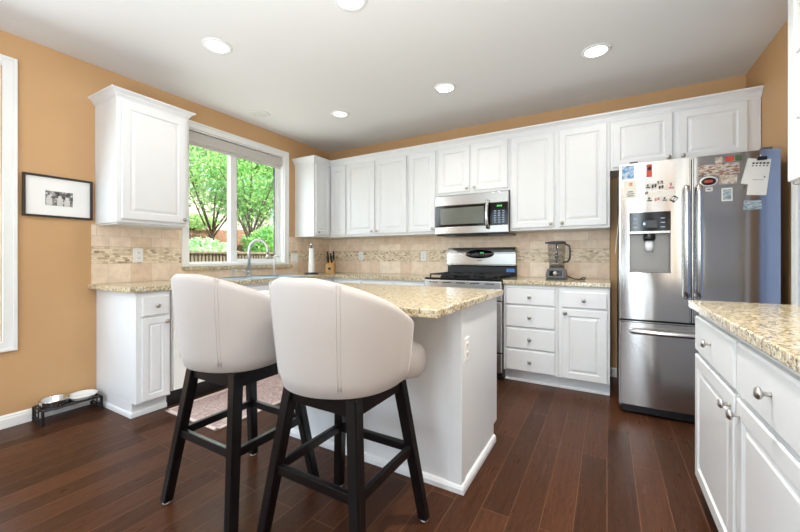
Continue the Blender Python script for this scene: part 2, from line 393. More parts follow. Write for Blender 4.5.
# kitchen window
w = thing('window_1', (XL, 2.52, 1.035), 'white framed sliding window above the sink', None, structure=True)
b = MB(); ring_boxes(b, XL, XL+.018, 1.882, 3.168, 1.032, 2.412, .066, .004, True, .03); ring_boxes(b, XL+.018, XL+.026, 1.882, 3.168, 1.032, 2.412, .02, .003, False); b.build('casing', 'white_trim', w)
b = MB(); ring_boxes(b, XL-.13, XL, W1[0], W1[1], W1[2], W1[3], .012, 0); b.build('jamb', 'white_trim', w)
b = MB(); ring_boxes(b, XL-.115, XL-.05, W1[0]+.006, W1[1]-.012, W1[2]+.006, W1[3]-.012, .034, .004); b.box(XL-.11, XL-.055, 2.425, 2.475, 1.06, 2.33, .004); b.build('window_frame', 'white_trim', w)
b = MB(); ring_boxes(b, XL-.085, XL-.060, 2.470, 3.06, 1.07, 2.31, .036, .003); b.box(XL-.058, XL-.05, 2.478, 2.488, 1.62, 1.72, .002); sash = b.build('sash', 'white_trim', w)
b = MB(); ring_boxes(b, XL-.080, XL-.064, 2.504, 3.026, 1.104, 2.276, .008, 0); b.build('gasket', 'mullion_dark', sash)
b = MB(); b.box(XL-.098, XL-.094, 1.96, 2.43, 1.07, 2.31); b.build('pane', 'window_glass', w)
b = MB(); b.box(XL-.074, XL-.070, 2.505, 3.025, 1.104, 2.276); b.build('pane', 'window_glass', w)
b = MB(); b.box(XL-.002, XL+.045, 1.885, 3.215, .998, 1.031, .005); struct(b.build('trim_1', 'granite'), 'granite ledge under the kitchen window')
bl = thing('roller_blind', (XL-.03, 2.52, 2.2), 'rolled-up light grey roller blind at the top of the kitchen window', 'blind')
plain('blind_fabric', rgb(196, 190, 184), .8, vary=.05, vscale=90)
b = MB(); b.box(XL-.045, XL-.004, 1.94, 3.09, 2.225, 2.325, .012); b.build('cassette', 'blind_fabric', bl)
b = MB(); b.box(XL-.030, XL-.022, 1.955, 3.075, 2.195, 2.23, .002); b.build('shade', 'blind_fabric', bl)
# dining window at the left edge
w = thing('window_2', (XL, 0, .5), 'white framed window at the left edge', None, structure=True)
b = MB(); ring_boxes(b, XL, XL+.018, -.69, .808, .503, 2.436, .068, .004); ring_boxes(b, XL+.018, XL+.027, -.69, .808, .503, 2.436, .02, .003); b.build('casing', 'white_trim', w)
b = MB(); ring_boxes(b, XL-.13, XL, W2[0], W2[1], W2[2], W2[3], .012, 0); b.build('jamb', 'white_trim', w)
b = MB(); ring_boxes(b, XL-.115, XL-.05, W2[0]+.012, W2[1]-.012, W2[2]+.012, W2[3]-.012, .045, .004); b.build('window_frame', 'white_trim', w)
b = MB(); b.box(XL-.09, XL-.086, W2[0]+.05, W2[1]-.05, W2[2]+.05, W2[3]-.05); b.build('pane', 'window_glass', w)
bl = thing('roller_blind', (XL-.03, .06, 2.2), 'grey roller blind in the window at the left edge of the photo', 'blind')
b = MB(); b.box(XL-.045, XL-.004, -.60, .718, 2.16, 2.35, .01); b.build('cassette', 'blind_fabric', bl)
# rear windows (behind the viewer, seen only in reflections)
for i, (x0, x1, z0, z1) in enumerate(RW):
    w = thing('window_%d' % (i+3), ((x0+x1)/2, YR, z0), structure=True)
    b = MB()
    for a in ((x0-.07, x0, z0-.07*(z0 > .1), z1+.07), (x1, x1+.07, z0-.07*(z0 > .1), z1+.07), (x0, x1, z1, z1+.07), ((x0+x1)/2-.03, (x0+x1)/2+.03, z0, z1))[:4 if x1-x0 > .5 else 3]: b.box(a[0], a[1], YR-.06, YR+.018, a[2], a[3], .003)
    b.build('casing', 'white_trim', w)
for n_, (x0, x1) in ((2, (.10, .41)), (3, (.665, .95))):      # added unseen dark panels that put contrast into the refrigerator's reflections
    w = thing('door_%d' % n_, ((x0+x1)/2, YR, 0), structure=True); plain('dark_reflection_panel', rgb(62, 46, 36), .5)
    b = MB(); b.box(x0, x1, YR, YR+.03, 0, 2.1, .004); o = b.build('door_leaf', 'dark_reflection_panel', w); knob(o, (x0+.05, YR+.03, 1.0), 'N')
w = thing('window_6', (XR, -2.2, .5), structure=True)  # added unseen window for the fill light from the right
b = MB(); ring_boxes(b, XR-.018, XR, W5[0]-.07, W5[1]+.07, W5[2]-.07, W5[3]+.07, .07, .003); b.build('casing', 'white_trim', w)
# door beyond the counter; solid leaf coloured blue for the daylight outside
d = thing('door_1', (XR, 2.63, 0), 'white cased door in the right wall beside the refrigerator, coloured blue for daylight outside', None, structure=True)
b = MB(); b.box(XR-.018, XR, D1[1], D1[1]+.085, 0, D1[3]+.085, .003); b.box(XR-.018, XR, D1[0]-.03, D1[0], 0, D1[3]+.085, .003); b.box(XR-.018, XR, D1[0], D1[1], D1[3], D1[3]+.085, .003)
for k in (.02, .042, .064): b.box(XR-.023, XR-.017, D1[1]+k-.006, D1[1]+k+.006, 0, D1[3], .002)
b.build('casing', 'white_trim', d)
b = MB(); ring_boxes(b, XR+.05, XR+.09, D1[0]+.005, D1[1]-.005, .01, D1[3]-.005, .10, .003, True, .22); b.box(XR+.06, XR+.08, D1[0]+.1, D1[1]-.1, .22, D1[3]-.1); plain('daylight_blue', rgb(120, 142, 186), .4); b.build('door_leaf', 'daylight_blue', d); knob(d, (XR+.05, D1[0]+.06, 1.0), 'W')

# tiled backsplash
b = MB()
def tiles(b, ax, a0, a1, z0, z1):
    for k, (lo, hi) in enumerate(((.914, 1.069), (1.070, 1.202), (1.203, 1.376))):
        lo2, hi2 = max(lo, z0), min(hi, z1)
        if hi2 <= lo2: continue
        if ax == 'L': b.box(XL, XL+.010, a0, a1, lo2, hi2, mi=k)
        else: b.box(a0, a1, YB-.010, YB, lo2, hi2, mi=k)
tiles(b, 'L', 1.21, 1.880, .914, 1.376); tiles(b, 'L', 1.880, 3.17, .914, .997); tiles(b, 'L', 3.17, YB-.01, .914, 1.376)
struct(b.build('trim_2', ['tile_low_left', 'tile_mosaic_left', 'tile_top_left']), 'travertine tile backsplash on the left wall')
b = MB(); tiles(b, 'B', XL+.01, .022, .914, 1.376)
struct(b.build('trim_3', ['tile_low_back', 'tile_mosaic_back', 'tile_top_back']), 'travertine tile backsplash with mosaic band on the back wall')

# ------------------------------------------------------------------ wall cabinets
YU = YB-.35; XU = XL+.35; ZB, ZT = 1.376, 2.30
def upper(x0, x1, z0, z1, doors, label, name='wall_cabinet'):
    r = thing(name, ((x0+x1)/2, YB, z0), label, 'cabinet')
    b = MB(); b.box(x0, x1, YU, YB-.002, z0, z1, .002); b.build('body', 'white_paint', r)
    for (a0, a1, kx) in doors:
        front(r, 'door', 'S', (a0, YU, z0+.024), a1-a0, z1-z0-.052, DOOR, (.026 if kx == 'l' else a1-a0-.026, .03) if kx else None)
    return r
r = thing('wall_cabinet', (XL, 1.475, ZB), 'white single-door wall cabinet with its own crown, left of the kitchen window', 'cabinet')
b = MB(); b.box(XL+.001, XU, 1.234, 1.742, ZB, ZT, .002); b.box(XL+.001, XU-.03, 1.25, 1.72, ZB-.012, ZB); b.build('body', 'white_paint', r)
front(r, 'door', 'E', (XU, 1.262, ZB+.026), .455, ZT-ZB-.06, DOOR, (.438, .03))
b = MB(); b.sweep([(XL, 1.234), (XU, 1.234), (XU, 1.742), (XL, 1.742)], [(o*.92, ZT-.012+z*.75) for o, z in CROWN]); b.build('crown', 'white_paint', r)
r = thing('wall_cabinet', (XL, 3.5, ZB), 'white corner wall cabinet on the left wall just right of the kitchen window', 'cabinet')
b = MB(); XK = XL+.325
b.box(XL+.001, XK, 3.284, YB-.002, ZB, ZT, .002); b.build('body', 'white_paint', r)
front(r, 'door', 'E', (XK, 3.305, ZB+.024), .25, ZT-ZB-.052, DOOR, (.028, .03))
upper(XK+.002, -2.828, ZB, ZT, [(-3.068, -2.842, None)], 'narrow white wall cabinet in the inner corner above the knife block')
upper(-2.826, -1.952, ZB, ZT, [(-2.812, -2.405, 'r'), (-2.378, -1.966, 'l')], 'white two-door wall cabinet second from the corner, above the left counter')
upper(-1.950, -1.597, ZB, ZT, [(-1.936, -1.613, 'r')], 'white single-door wall cabinet directly left of the microwave')
upper(-1.595, -.822, 1.778, ZT, [(-1.573, -1.226, 'r'), (-1.194, -.842, 'l')], 'short white two-door wall cabinet above the microwave')
upper(-.820, .022, ZB, ZT, [(-.803, -.421, 'r'), (-.379, 0, 'l')], 'tall white two-door wall cabinet above the blender')
upper(.024, XR-.004, 1.862, ZT, [(.044, .452, 'r'), (.490, .896, 'l')], 'short white two-door wall cabinet above the refrigerator')
b = MB(); b.sweep([(XL, 3.284), (XK, 3.284), (XK, YU), (XR-.002, YU)], [(o, ZT-.018+z) for o, z in CROWN])
tag(b.build('crown_moulding', 'white_paint'), 'long white crown moulding running above the row of cabinets on the back wall', 'moulding')
# glass-door cabinet on the right
r = thing('glass_cabinet', (XR, 1.55, 1.41), 'white glass-door wall cabinet cut off by the right edge, above the right counter', 'cabinet')
XG = .682
b = MB(); y0, y1, z0, z1 = .92, 2.152, 1.425, 2.50
b.box(XG, XR-.001, y0, y0+.018, z0, z1); b.box(XG, XR-.001, y1-.018, y1, z0, z1, .002); b.box(XG, XR-.001, y0, y1, z0, z0+.02); b.box(XG, XR-.001, y0, y1, z1-.02, z1); b.box(XR-.012, XR-.001, y0, y1, z0, z1); b.box(XG, XR-.02, y0, y1, 1.95, 1.967); b.build('body', 'white_paint', r)
b = MB(); b.box(.716, XR-.001, y0, 2.14, .915, z0, .002)
for yy in (2.14, 1.56):
    for k in (.012, .034, .056): b.box(.709, .717, yy-k-.008, yy-k+.004, .93, z0-.006, .003)
b.box(.700, .717, y0, 2.14, z0-.03, z0, .003)
b.build('lower_case', 'white_paint', r)
for a0 in (1.50, .93): front(r, 'panel', 'W', (.716, a0+.56, .93), .55, z0-.965, DOOR)
for a0, a1 in ((1.565, 2.137), (.935, 1.555)):
    b = MB(); ring_boxes(b, XG-.02, XG, a0, a1, z0+.012, z1-.012, .058, .003)
    for k in (1, 2, 3): zz = z0+(z1-z0)*k/4; b.box(XG-.018, XG-.004, a0+.05, a1-.05, zz-.011, zz+.011, .003)
    b.box(XG-.018, XG-.004, (a0+a1)/2-.011, (a0+a1)/2+.011, z0+.06, z1-.06, .003)
    dd = b.build('door', 'white_paint', r)
    b = MB(); b.box(XG-.010, XG-.006, a0+.05, a1-.05, z0+.06, z1-.06); b.build('pane', 'frosted_glass', dd)
    knob(dd, (XG-.02, 1.59 if a0 > 1.5 else 1.53, z0+.05), 'W')

# ------------------------------------------------------------------ base cabinets
def base_body(r, side, a0, a1, wall, depth, toe=.055):
    b = MB()
    if side == 'S':
        b.box(a0, a1, wall-depth, wall-.002, .10, .876, .002); b.box(a0, a1, wall-depth+toe, wall-.01, 0, .10); b.box(a0, a1, wall-depth+toe-.012, wall-depth+toe, 0, .02, .004)
    elif side == 'E':
        b.box(wall+.002, wall+depth, a0, a1, .10, .876, .002); b.box(wall+.01, wall+depth-toe, a0, a1, 0, .10)
    else:
        b.box(wall-depth, wall-.002, a0, a1, .10, .876, .002); b.box(wall-depth+toe, wall-.01, a0, a1, 0, .10)
    return b.build('body', 'white_paint', r)
r = thing('base_cabinet', (XL, 1.35, 0), 'narrow white base cabinet at the left end of the sink counter, near the pet bowls', 'cabinet')
XB = XL+.61
base_body(r, 'E', 1.242, 1.468, XL, .61)
b = MB(); b.sweep([(XL, 1.242), (XB-.055, 1.242), (XB-.055, 1.468)], [(0, 0), (.012, 0), (.012, .018), (.008, .03), (0, .034)]); b.build('base_trim', 'white_paint', r)
front(r, 'drawer', 'E', (XB, 1.274, .704), .177, .14, FLAT, (.0915, .07))
front(r, 'door', 'E', (XB, 1.274, .11), .177, .578, [(0, .016), (.004, .02), (.04, .02), (.045, .011), (.05, .011), (.062, .018)], (.155, .545))
r = thing('dishwasher', (XL, 1.77, 0), 'white dishwasher under the sink counter, behind the left stool', 'dishwasher')
b = MB(); b.box(XL+.02, XB-.01, 1.484, 2.066, .10, .872, .003); b.build('tub', 'white_plastic', r)
b = MB(); b.box(XB-.008, XB+.012, 1.488, 2.062, .125, .745, .006); b.build('door', 'white_plastic', r)
b = MB(); b.box(XB-.008, XB+.016, 1.488, 2.062, .752, .868, .006); b.box(XB+.012, XB+.02, 1.6, 1.95, .765, .785, .003); b.build('control_panel', 'white_plastic', r)
b = MB(); b.box(XB-.07, XB-.045, 1.474, 2.066, .0, .12, .003); b.box(XB-.05, XB-.008, 1.474, 2.066, .095, .118, .003); b.build('toe_kick', 'black_plastic', r)
r = thing('sink_cabinet', (XL, 2.51, 0), 'white base cabinet under the sink', 'cabinet')
b = MB(); b.box(XL+.002, XB, 2.07, 2.088, .10, .876, .002); b.box(XL+.002, XB, 2.932, 2.95, .10, .876, .002); b.box(XL+.002, XB, 2.088, 2.932, .10, .118); b.box(XB-.018, XB, 2.088, 2.932, .118, .876); b.box(XL+.01, XB-.055, 2.07, 2.95, 0, .10); b.build('body', 'white_paint', r)
front(r, 'door', 'E', (XB, 2.095, .11), .40, .578, DOOR, (.372, .545)); front(r, 'door', 'E', (XB, 2.525, .11), .40, .578, DOOR, (.028, .545)); front(r, 'false_front', 'E', (XB, 2.095, .704), .83, .14, FLAT)
r = thing('corner_cabinet', (XL, 3.4, 0), 'white corner base cabinet under the knife block', 'cabinet')
b = MB(); b.box(XL+.002, XB, 2.952, YB-.002, .10, .876, .002); b.box(XL+.01, XB-.055, 2.952, YB-.01, 0, .1); b.build('body', 'white_paint', r)
YF = YB-.61
r = thing('base_cabinet', (-2.2, YB, 0), 'white base cabinet left of the range, mostly hidden behind the island', 'cabinet')
base_body(r, 'S', XB+.002, -1.592, YB, .61)
for a0, a1 in ((-2.78, -2.41), (-2.38, -2.0), (-1.97, -1.61)):
    front(r, 'drawer', 'S', (a0, YF, .704), a1-a0, .14, FLAT, ((a1-a0)/2, .07)); front(r, 'door', 'S', (a0, YF, .11), a1-a0, .578, DOOR, (a1-a0-.028, .545))
r = thing('drawer_cabinet', (-.59, YB, 0), 'white base cabinet with four stacked drawers right of the range', 'cabinet')
base_body(r, 'S', -.818, -.362, YB, .61)
for z0, h in ((.700, .146), (.502, .184), (.310, .178), (.112, .184)):
    front(r, 'drawer', 'S', (-.795, YF, z0), .413, h, FLAT, (.2065, h/2))
b = MB(); b.box(-.796, -.38, YF-.022, YF, .848, .862, .004); b.build('cutting_board', 'white_paint', r)
r = thing('base_cabinet', (-.17, YB, 0), 'white base cabinet with one drawer over one door, below the blender', 'cabinet')
base_body(r, 'S', -.360, .020, YB, .61)
front(r, 'drawer', 'S', (-.329, YF, .700), .331, .132, FLAT, (.165, .066)); front(r, 'door', 'S', (-.329, YF, .108), .331, .576, DOOR, (.026, .546))
# right run
XC = .375
for i, (a0, a1) in enumerate(((.93, 2.168),)):
    r = thing('base_cabinet', (XR, (a0+a1)/2, 0), 'white two-drawer two-door base cabinet in the right foreground', 'cabinet')
    base_body(r, 'W', a0, a1, XR, XR-XC)
    m = a0+.61
    for (u0, u1, kk) in ((a1-.028, m+.012, 'n'), (m-.018, a0+.028, 'f')):
        wd = u0-u1
        front(r, 'drawer', 'W', (XC, u0, .690), wd, .160, FLAT, (wd/2, .085))
        front(r, 'door', 'W', (XC, u0, .108), wd, .565, DOOR, (wd-.034 if kk == 'n' else .034, .520))

# ------------------------------------------------------------------ worktops and sink
SK = (2.16, 2.93, -3.30, -2.885)    # sink hole y0,y1,x0,x1
ZC0, ZC1 = .878, .914
b = MB()
b.box(XL+.001, -2.788, 1.19, SK[0], ZC0, ZC1, .006, seg=3); b.box(XL+.001, -2.788, SK[1], 3.31, ZC0, ZC1); b.box(XL+.001, SK[2], SK[0], SK[1], ZC0, ZC1); b.box(SK[3], -2.788, SK[0], SK[1], ZC0, ZC1)
b.box(XL+.001, -1.592, 3.29, YB-.011, ZC0, ZC1)
tag(b.build('countertop', 'granite'), 'speckled granite worktop running under the window and into the back corner', 'countertop')
b = MB(); b.box(-.820, .026, 3.292, YB-.011, ZC0, ZC1, .006, seg=3); tag(b.build('countertop', 'granite'), 'short granite worktop under the blender, between range and refrigerator', 'countertop')
b = MB(); b.box(.340, XR-.001, .90, 2.20, ZC0, ZC1, .007, seg=3); tag(b.build('countertop', 'granite'), 'granite worktop in the right foreground', 'countertop')
r = thing('sink', (-3.09, 2.54, .914), 'pale blue-grey sink set in the granite below the window', 'sink')
b = MB(); y0, y1, x0, x1 = SK
b.box(x0-.012, x1+.012, y0-.012, y0+.012, .9145, .919, .002); b.box(x0-.012, x1+.012, y1-.012, y1+.012, .9145, .919, .002); b.box(x0-.012, x0+.012, y0, y1, .9145, .919, .002); b.box(x1-.012, x1+.03, y0, y1, .9145, .920, .002); b.box(x0-.05, x0+.012, y0, y1, .9145, .919, .002); b.box(x0, x1, 2.53, 2.56, .895, .917, .002)
plain('sink_enamel', rgb(196, 212, 224), .25); b.build('rim', 'sink_enamel', r)
b = MB(); b.box(x0, x1, y0, y1, .70, .704); b.box(x0, x0+.004, y0, y1, .70, .915); b.box(x1-.004, x1, y0, y1, .70, .915); b.box(x0, x1, y0, y0+.004, .70, .915); b.box(x0, x1, y1-.004, y1, .70, .915); b.build('basin', 'sink_enamel', r)
fx, fy = -3.335, 2.545
r = thing('faucet', (fx, fy, .914), 'tall gooseneck kitchen faucet behind the sink', 'faucet')
b = MB(); b.lathe([(.028, .914), (.028, .92), (.02, .928), (.019, .98)], Matrix.Translation((fx, fy, 0)), 20); b.build('base', 'faucet_steel', r)
pts = [(fx, fy, .97), (fx, fy, 1.18)]; dx, dy = .75, .66
for k in range(1, 13): a = PI*k/12; q = .096*(1-math.cos(a)); pts.append((fx+dx*q, fy+dy*q, 1.19+.115*math.sin(a)))
pts.append((fx+dx*.192, fy+dy*.192, 1.15)); b = MB(); b.tube(pts, .0155, 12); b.build('spout', 'faucet_steel', r)
b = MB(); b.tube([(fx+dx*.192, fy+dy*.192, 1.16), (fx+dx*.192, fy+dy*.192, 1.10)], [.015, .018], 12); b.build('spray_head', 'faucet_steel', r)
b = MB(); b.tube([(fx+.01, fy-.015, .955), (fx+.03, fy-.06, .965), (fx+.03, fy-.10, .985)], [.009, .008, .006], 10); b.build('handle', 'faucet_steel', r)
def dispenser(x, y, hgt, lab, name, cat):
    r = thing(name, (x, y, .914), lab, cat)
    b = MB(); b.lathe([(.02, .914), (.02, .92), (.012, .926), (.011, .914+hgt*.6), (.007, .914+hgt*.65), (.007, .914+hgt)], Matrix.Translation((x, y, 0)), 16); b.build('body', 'faucet_steel', r)
    b = MB(); b.tube([(x, y, .914+hgt), (x+.03, y+.01, .914+hgt+.004), (x+.06, y+.02, .914+hgt-.012)], .006, 8); b.build('nozzle', 'faucet_steel', r)
dispenser(-3.33, 2.88, .22, 'slim metal soap dispenser to the right of the faucet', 'soap_dispenser', 'soap dispenser')
dispenser(-3.345, 2.36, .07, 'short metal dispenser to the left of the faucet', 'soap_dispenser', 'soap dispenser')

# ------------------------------------------------------------------ island
r = thing('kitchen_island', (-1.19, 1.95, 0), 'white kitchen island with a granite top in the middle of the room', 'island')
IX0, IX1, IY0, IY1 = -1.79, -.600, 1.628, 2.262
b = MB(); b.box(IX0, IX1, IY0, IY1, .10, .876, .002); b.box(IX0+.0, IX1, IY0, 2.19, 0, .10); b.build('body', 'white_paint', r)
b = MB(); b.box(IX1-.05, IX1+.004, IY0-.006, IY0+.05, 0, .876, .003); b.box(IX1-.056, IX1-.049, IY0-.004, IY0+.01, .02, .876); b.box(IX1-.075, IX1-.056, IY0-.004, IY0+.01, .02, .876, .002); b.build('corner_post', 'white_paint', r); b = MB(); b.box(IX0-.004, IX0+.05, IY0-.006, IY0+.05, 0, .876, .003); b.build('corner_post', 'white_paint', r)
b = MB(); b.sweep([(IX0, 2.19), (IX0, IY0), (IX1, IY0), (IX1, 2.19)], [(0, 0), (.016, 0), (.016, .022), (.010, .036), (0, .042)]); b.build('base_trim', 'white_paint', r)
for a0 in (-1.775, -1.385, -.995):
    front(r, 'door', 'N', (a0+.375, IY1, .11), .36, .578, DOOR, (.03, .545)); front(r, 'drawer', 'N', (a0+.375, IY1, .704), .36, .14, FLAT, (.18, .07))
b = MB(); b.box(-1.84, -.572, 1.286, 2.318, ZC0, ZC1, .008, seg=3); b.build('worktop', 'granite', r)

def outlet(side, pos, label, switch=False, wd=.075, ht=.118):
    r = thing('light_switch' if switch else 'power_outlet', pos, label, 'switch' if switch else 'outlet')
    F = frame(pos, side) @ Matrix.Translation((-wd/2, -ht/2, 0))
    b = MB(); b.panel(F, wd, ht, [(0, .003), (.004, .006)]); b.build('cover_plate', 'white_plastic', r)
    n = max(1, round(wd/.075))
    for k in range(n):
        cx = wd/n*(k+.5)
        if switch:
            b = MB(); b.panel(F @ Matrix.Translation((cx-.016, .028, .006)), .032, ht-.056, [(0, .003), (.003, .005)]); b.build('rocker', 'white_plastic', r)
        else:
            for v in (.022, .066):
                b = MB(); b.panel(F @ Matrix.Translation((cx-.016, v, .006)), .032, .030, [(.002, .002), (.004, .003)]); o = b.build('socket', 'white_plastic', r)
                b = MB()
                for u, v2, w2, h2 in ((-.008, .010, .0025, .011), (.006, .010, .0025, .011), (-.002, .004, .004, .004)): b.panel(F @ Matrix.Translation((cx+u, v+v2, .009)), w2, h2, [(0, .0006)])
                b.build('slots', 'dark_slot', o)
    return r
outlet('E', (XL+.010, 1.525, 1.137), 'white duplex outlet on the tile under the wall cabinet left of the window')
outlet('E', (XL+.010, 3.272, 1.112), 'white double rocker switch on the tile just right of the kitchen window', True, .118)
outlet('S', (-2.857, YB-.010, 1.138), 'white outlet on the back wall tile near the knife block')
outlet('S', (-1.925, YB-.010, 1.136), 'white outlet on the back wall tile just left of the range')
outlet('E', (IX1, 1.690, .668), 'white outlet on the side panel of the island')

# ------------------------------------------------------------------ appliances
# range
r = thing('gas_range', (-1.205, YB, 0), 'stainless steel gas range with black cooktop between the back counters', 'range')
RX0, RX1 = -1.588, -.823; RF = 3.262
b = MB(); b.box(RX0, RX1, RF+.03, YB-.012, .02, .905, .003); b.box(RX0, RX1, YB-.07, YB-.012, .9, 1.04, .003); b.build('body', 'black_plastic', r)
b = MB(); b.box(RX0, RX1, RF, YB-.08, .902, .922, .004); b.build('cooktop', 'black_gloss', r)
b = MB(); b.box(RX0, RX1, RF-.012, RF+.04, .72, .90, .008); fr = b.build('control_panel', 'steel_bright', r)
for k in range(5): xx = RX0+.10+k*.14; b = MB(); b.box(xx-.045, xx+.045, RF-.014, RF-.011, .872, .880, .001); b.build('vent_slot', 'dark_slot', fr)
for k in range(5):
    b = MB(); b.lathe([(.024, 0), (.024, .012), (.019, .03), (.0, .032)], frame((RX0+.11+k*.137, RF-.012, .765), 'S'), 20); b.build('knob', 'black_plastic', r)
b = MB(); b.box(RX0, RX1, RF-.008, RF+.03, .255, .715, .006); od = b.build('oven_door', 'steel_bright', r)
b = MB(); b.box(RX0+.09, RX1-.09, RF-.011, RF-.006, .33, .58, .002); b.build('oven_window', 'black_gloss', od)
b = MB(); b.tube([(RX0+.06, RF-.05, .655), (RX1-.06, RF-.05, .655)], .012, 12)
for xx in (RX0+.09, RX1-.09): b.tube([(xx, RF-.008, .655), (xx, RF-.05, .655)], .009, 10)
b.build('handle', 'steel_bright', od)
b = MB(); b.box(RX0, RX1, RF-.006, RF+.03, .075, .245, .006); b.build('storage_drawer', 'steel_bright', r)
b = MB(); b.box(RX0+.02, RX1-.02, RF+.04, RF+.08, 0, .07); b.build('kick_plate', 'black_plastic', r)
# backguard with rounded top
b = MB(); t = bmesh.new(); prof = [(YB-.012, 1.02), (YB-.085, 1.02), (YB-.100, 1.04), (YB-.098, 1.165), (YB-.085, 1.205), (YB-.055, 1.228), (YB-.012, 1.231)]
A = [t.verts.new((RX0, y, z)) for y, z in prof]; B2 = [t.verts.new((RX1, y, z)) for y, z in prof]
for k in range(len(prof)): t.faces.new((A[k], A[(k+1) % 7], B2[(k+1) % 7], B2[k]))
t.faces.new(A[::-1]); t.faces.new(B2); bmesh.ops.recalc_face_normals(t, faces=t.faces[:]); bmesh.ops.bevel(t, geom=t.edges[:], offset=.006, segments=2, affect='EDGES'); b.add(t)
bg = b.build('backguard', 'steel_bright', r)
b = MB(); b.lathe([(.16, 0), (.155, .004), (0, .0045)], Matrix.Translation((-1.205, YB-.099, 1.155)) @ Matrix.Rotation(math.radians(-6), 4, 'X') @ Matrix(((1, 0, 0, 0), (0, 0, -1, 0), (0, .30, 0, 0), (0, 0, 0, 1))), 40); op = b.build('clock_panel', 'black_gloss', r)
b = MB()
for k in range(9): xx = -1.30+k*.024; b.box(xx-.006, xx+.006, YB-.106, YB-.1035, 1.132, 1.139)
for k in range(6): xx = -1.275+k*.028; b.box(xx-.005, xx+.005, YB-.106, YB-.1025, 1.150, 1.157)
b.build('buttons', 'grey_plastic', op)
b = MB()
for k in range(3): b.box(-1.195+k*.014, -1.187+k*.014, YB-.1055, YB-.102, 1.163, 1.175)
b.build('clock_digits', 'led_green', op)
b = MB(); b.box(-1.235, -1.175, YB-.1005, YB-.0985, 1.084, 1.092); b.build('badge', 'grey_plastic', bg)
b = MB(); b.box(RX1-.10, RX1-.015, YB-.072, YB-.069, .965, 1.0); b.build('energy_label', 'blue_film', r)
for k in range(3):
    gx0 = RX0+.03+k*.237; gx1 = gx0+.225; b = MB()
    for yy in (RF+.06, RF+.3, RF+.54): b.box(gx0, gx1, yy-.006, yy+.006, .945, .957, .002)
    for xx in (gx0+.006, (gx0+gx1)/2, gx1-.006): b.box(xx-.006, xx+.006, RF+.06, RF+.54, .945, .957, .002)
    for xx in (gx0+.006, gx1-.006):
        for yy in (RF+.06, RF+.54): b.box(xx-.006, xx+.006, yy-.006, yy+.006, .921, .95)
    b.build('grate', 'black_iron', r)
    for yy in ((RF+.17, RF+.42) if k != 1 else (RF+.3,)):
        b = MB(); b.lathe([(.045, .921), (.045, .928), (.034, .932), (.034, .938), (0, .94)], Matrix.Translation(((gx0+gx1)/2, yy, 0)), 20); b.build('burner', 'black_iron', r)
# microwave
r = thing('microwave', (-1.205, YB, 1.34), 'stainless over-the-range microwave hung above the gas range', 'microwave')
MF = YB-.41; MX0, MX1 = -1.588, -.826; MZ0, MZ1 = 1.352, 1.765
b = MB(); b.box(MX0, MX1, MF+.03, YB-.012, MZ0+.012, MZ1, .003); b.build('body', 'steel_bright', r)
b = MB(); b.box(MX0, MX1, MF+.03, YB-.05, MZ0-.004, MZ0+.014, .004); b.box(MX0+.2, MX1-.25, MF+.06, MF+.2, MZ0-.012, MZ0); b.build('bottom_grille', 'black_plastic', r)
b = MB(); b.box(MX0, MX1, MF, MF+.03, 1.655, MZ1, .008); b.build('top_vent', 'steel_bright', r)
b = MB(); b.box(MX0, MX1-.165, MF-.004, MF+.03, 1.440, 1.653, .004); dr = b.build('door', 'black_gloss', r)
b = MB(); b.box(MX0+.06, MX1-.235, MF-.0055, MF-.003, 1.462, 1.632, .001); plain('mw_glass', rgb(105, 108, 100), .15); b.build('window', 'mw_glass', dr)
b = MB(); pts = [(MX1-.195, MF-.004, 1.435)]+[(MX1-.195, MF-.024-.024*math.sin(PI*k/8), 1.415+.26*k/8) for k in range(9)]+[(MX1-.195, MF-.004, 1.675)]; b.tube(pts, .017, 10); b.build('handle', 'steel_bright', dr)
b = MB(); b.box(MX1-.163, MX1, MF-.004, MF+.03, 1.440, 1.653, .004); cp = b.build('control_panel', 'black_gloss', r)
b = MB()
for i in range(3):
    for j in range(6): b.box(MX1-.135+i*.04, MX1-.113+i*.04, MF-.0055, MF-.003, 1.458+j*.022, 1.468+j*.022)
plain('key_print', rgb(150, 165, 190), .4); b.build('keypad', 'key_print', cp)
b = MB()
for k in range(4): b.box(MX1-.105+k*.013, MX1-.097+k*.013, MF-.0055, MF-.003, 1.615, 1.630)
b.build('clock_digits', 'led_green', cp)
b = MB(); b.box(MX0, MX1, MF-.002, MF+.03, 1.362, 1.438, .008); b.build('bottom_trim', 'steel_bright', r)

# refrigerator
r = thing('refrigerator', (.49, YB-.05, 0), 'stainless french-door refrigerator covered with magnets and photos', 'refrigerator')
FX0, FX1, FY = .075, .912, 3.03
b = MB(); b.box(FX0+.005, FX1-.005, FY+.075, YB-.03, .03, 1.785, .004); b.build('body', 'fridge_side', r)
DZ = (.683, 1.783); hx0, hx1, hz0, hz1 = .138, .375, 1.012, 1.434
b = MB(); xm = .486
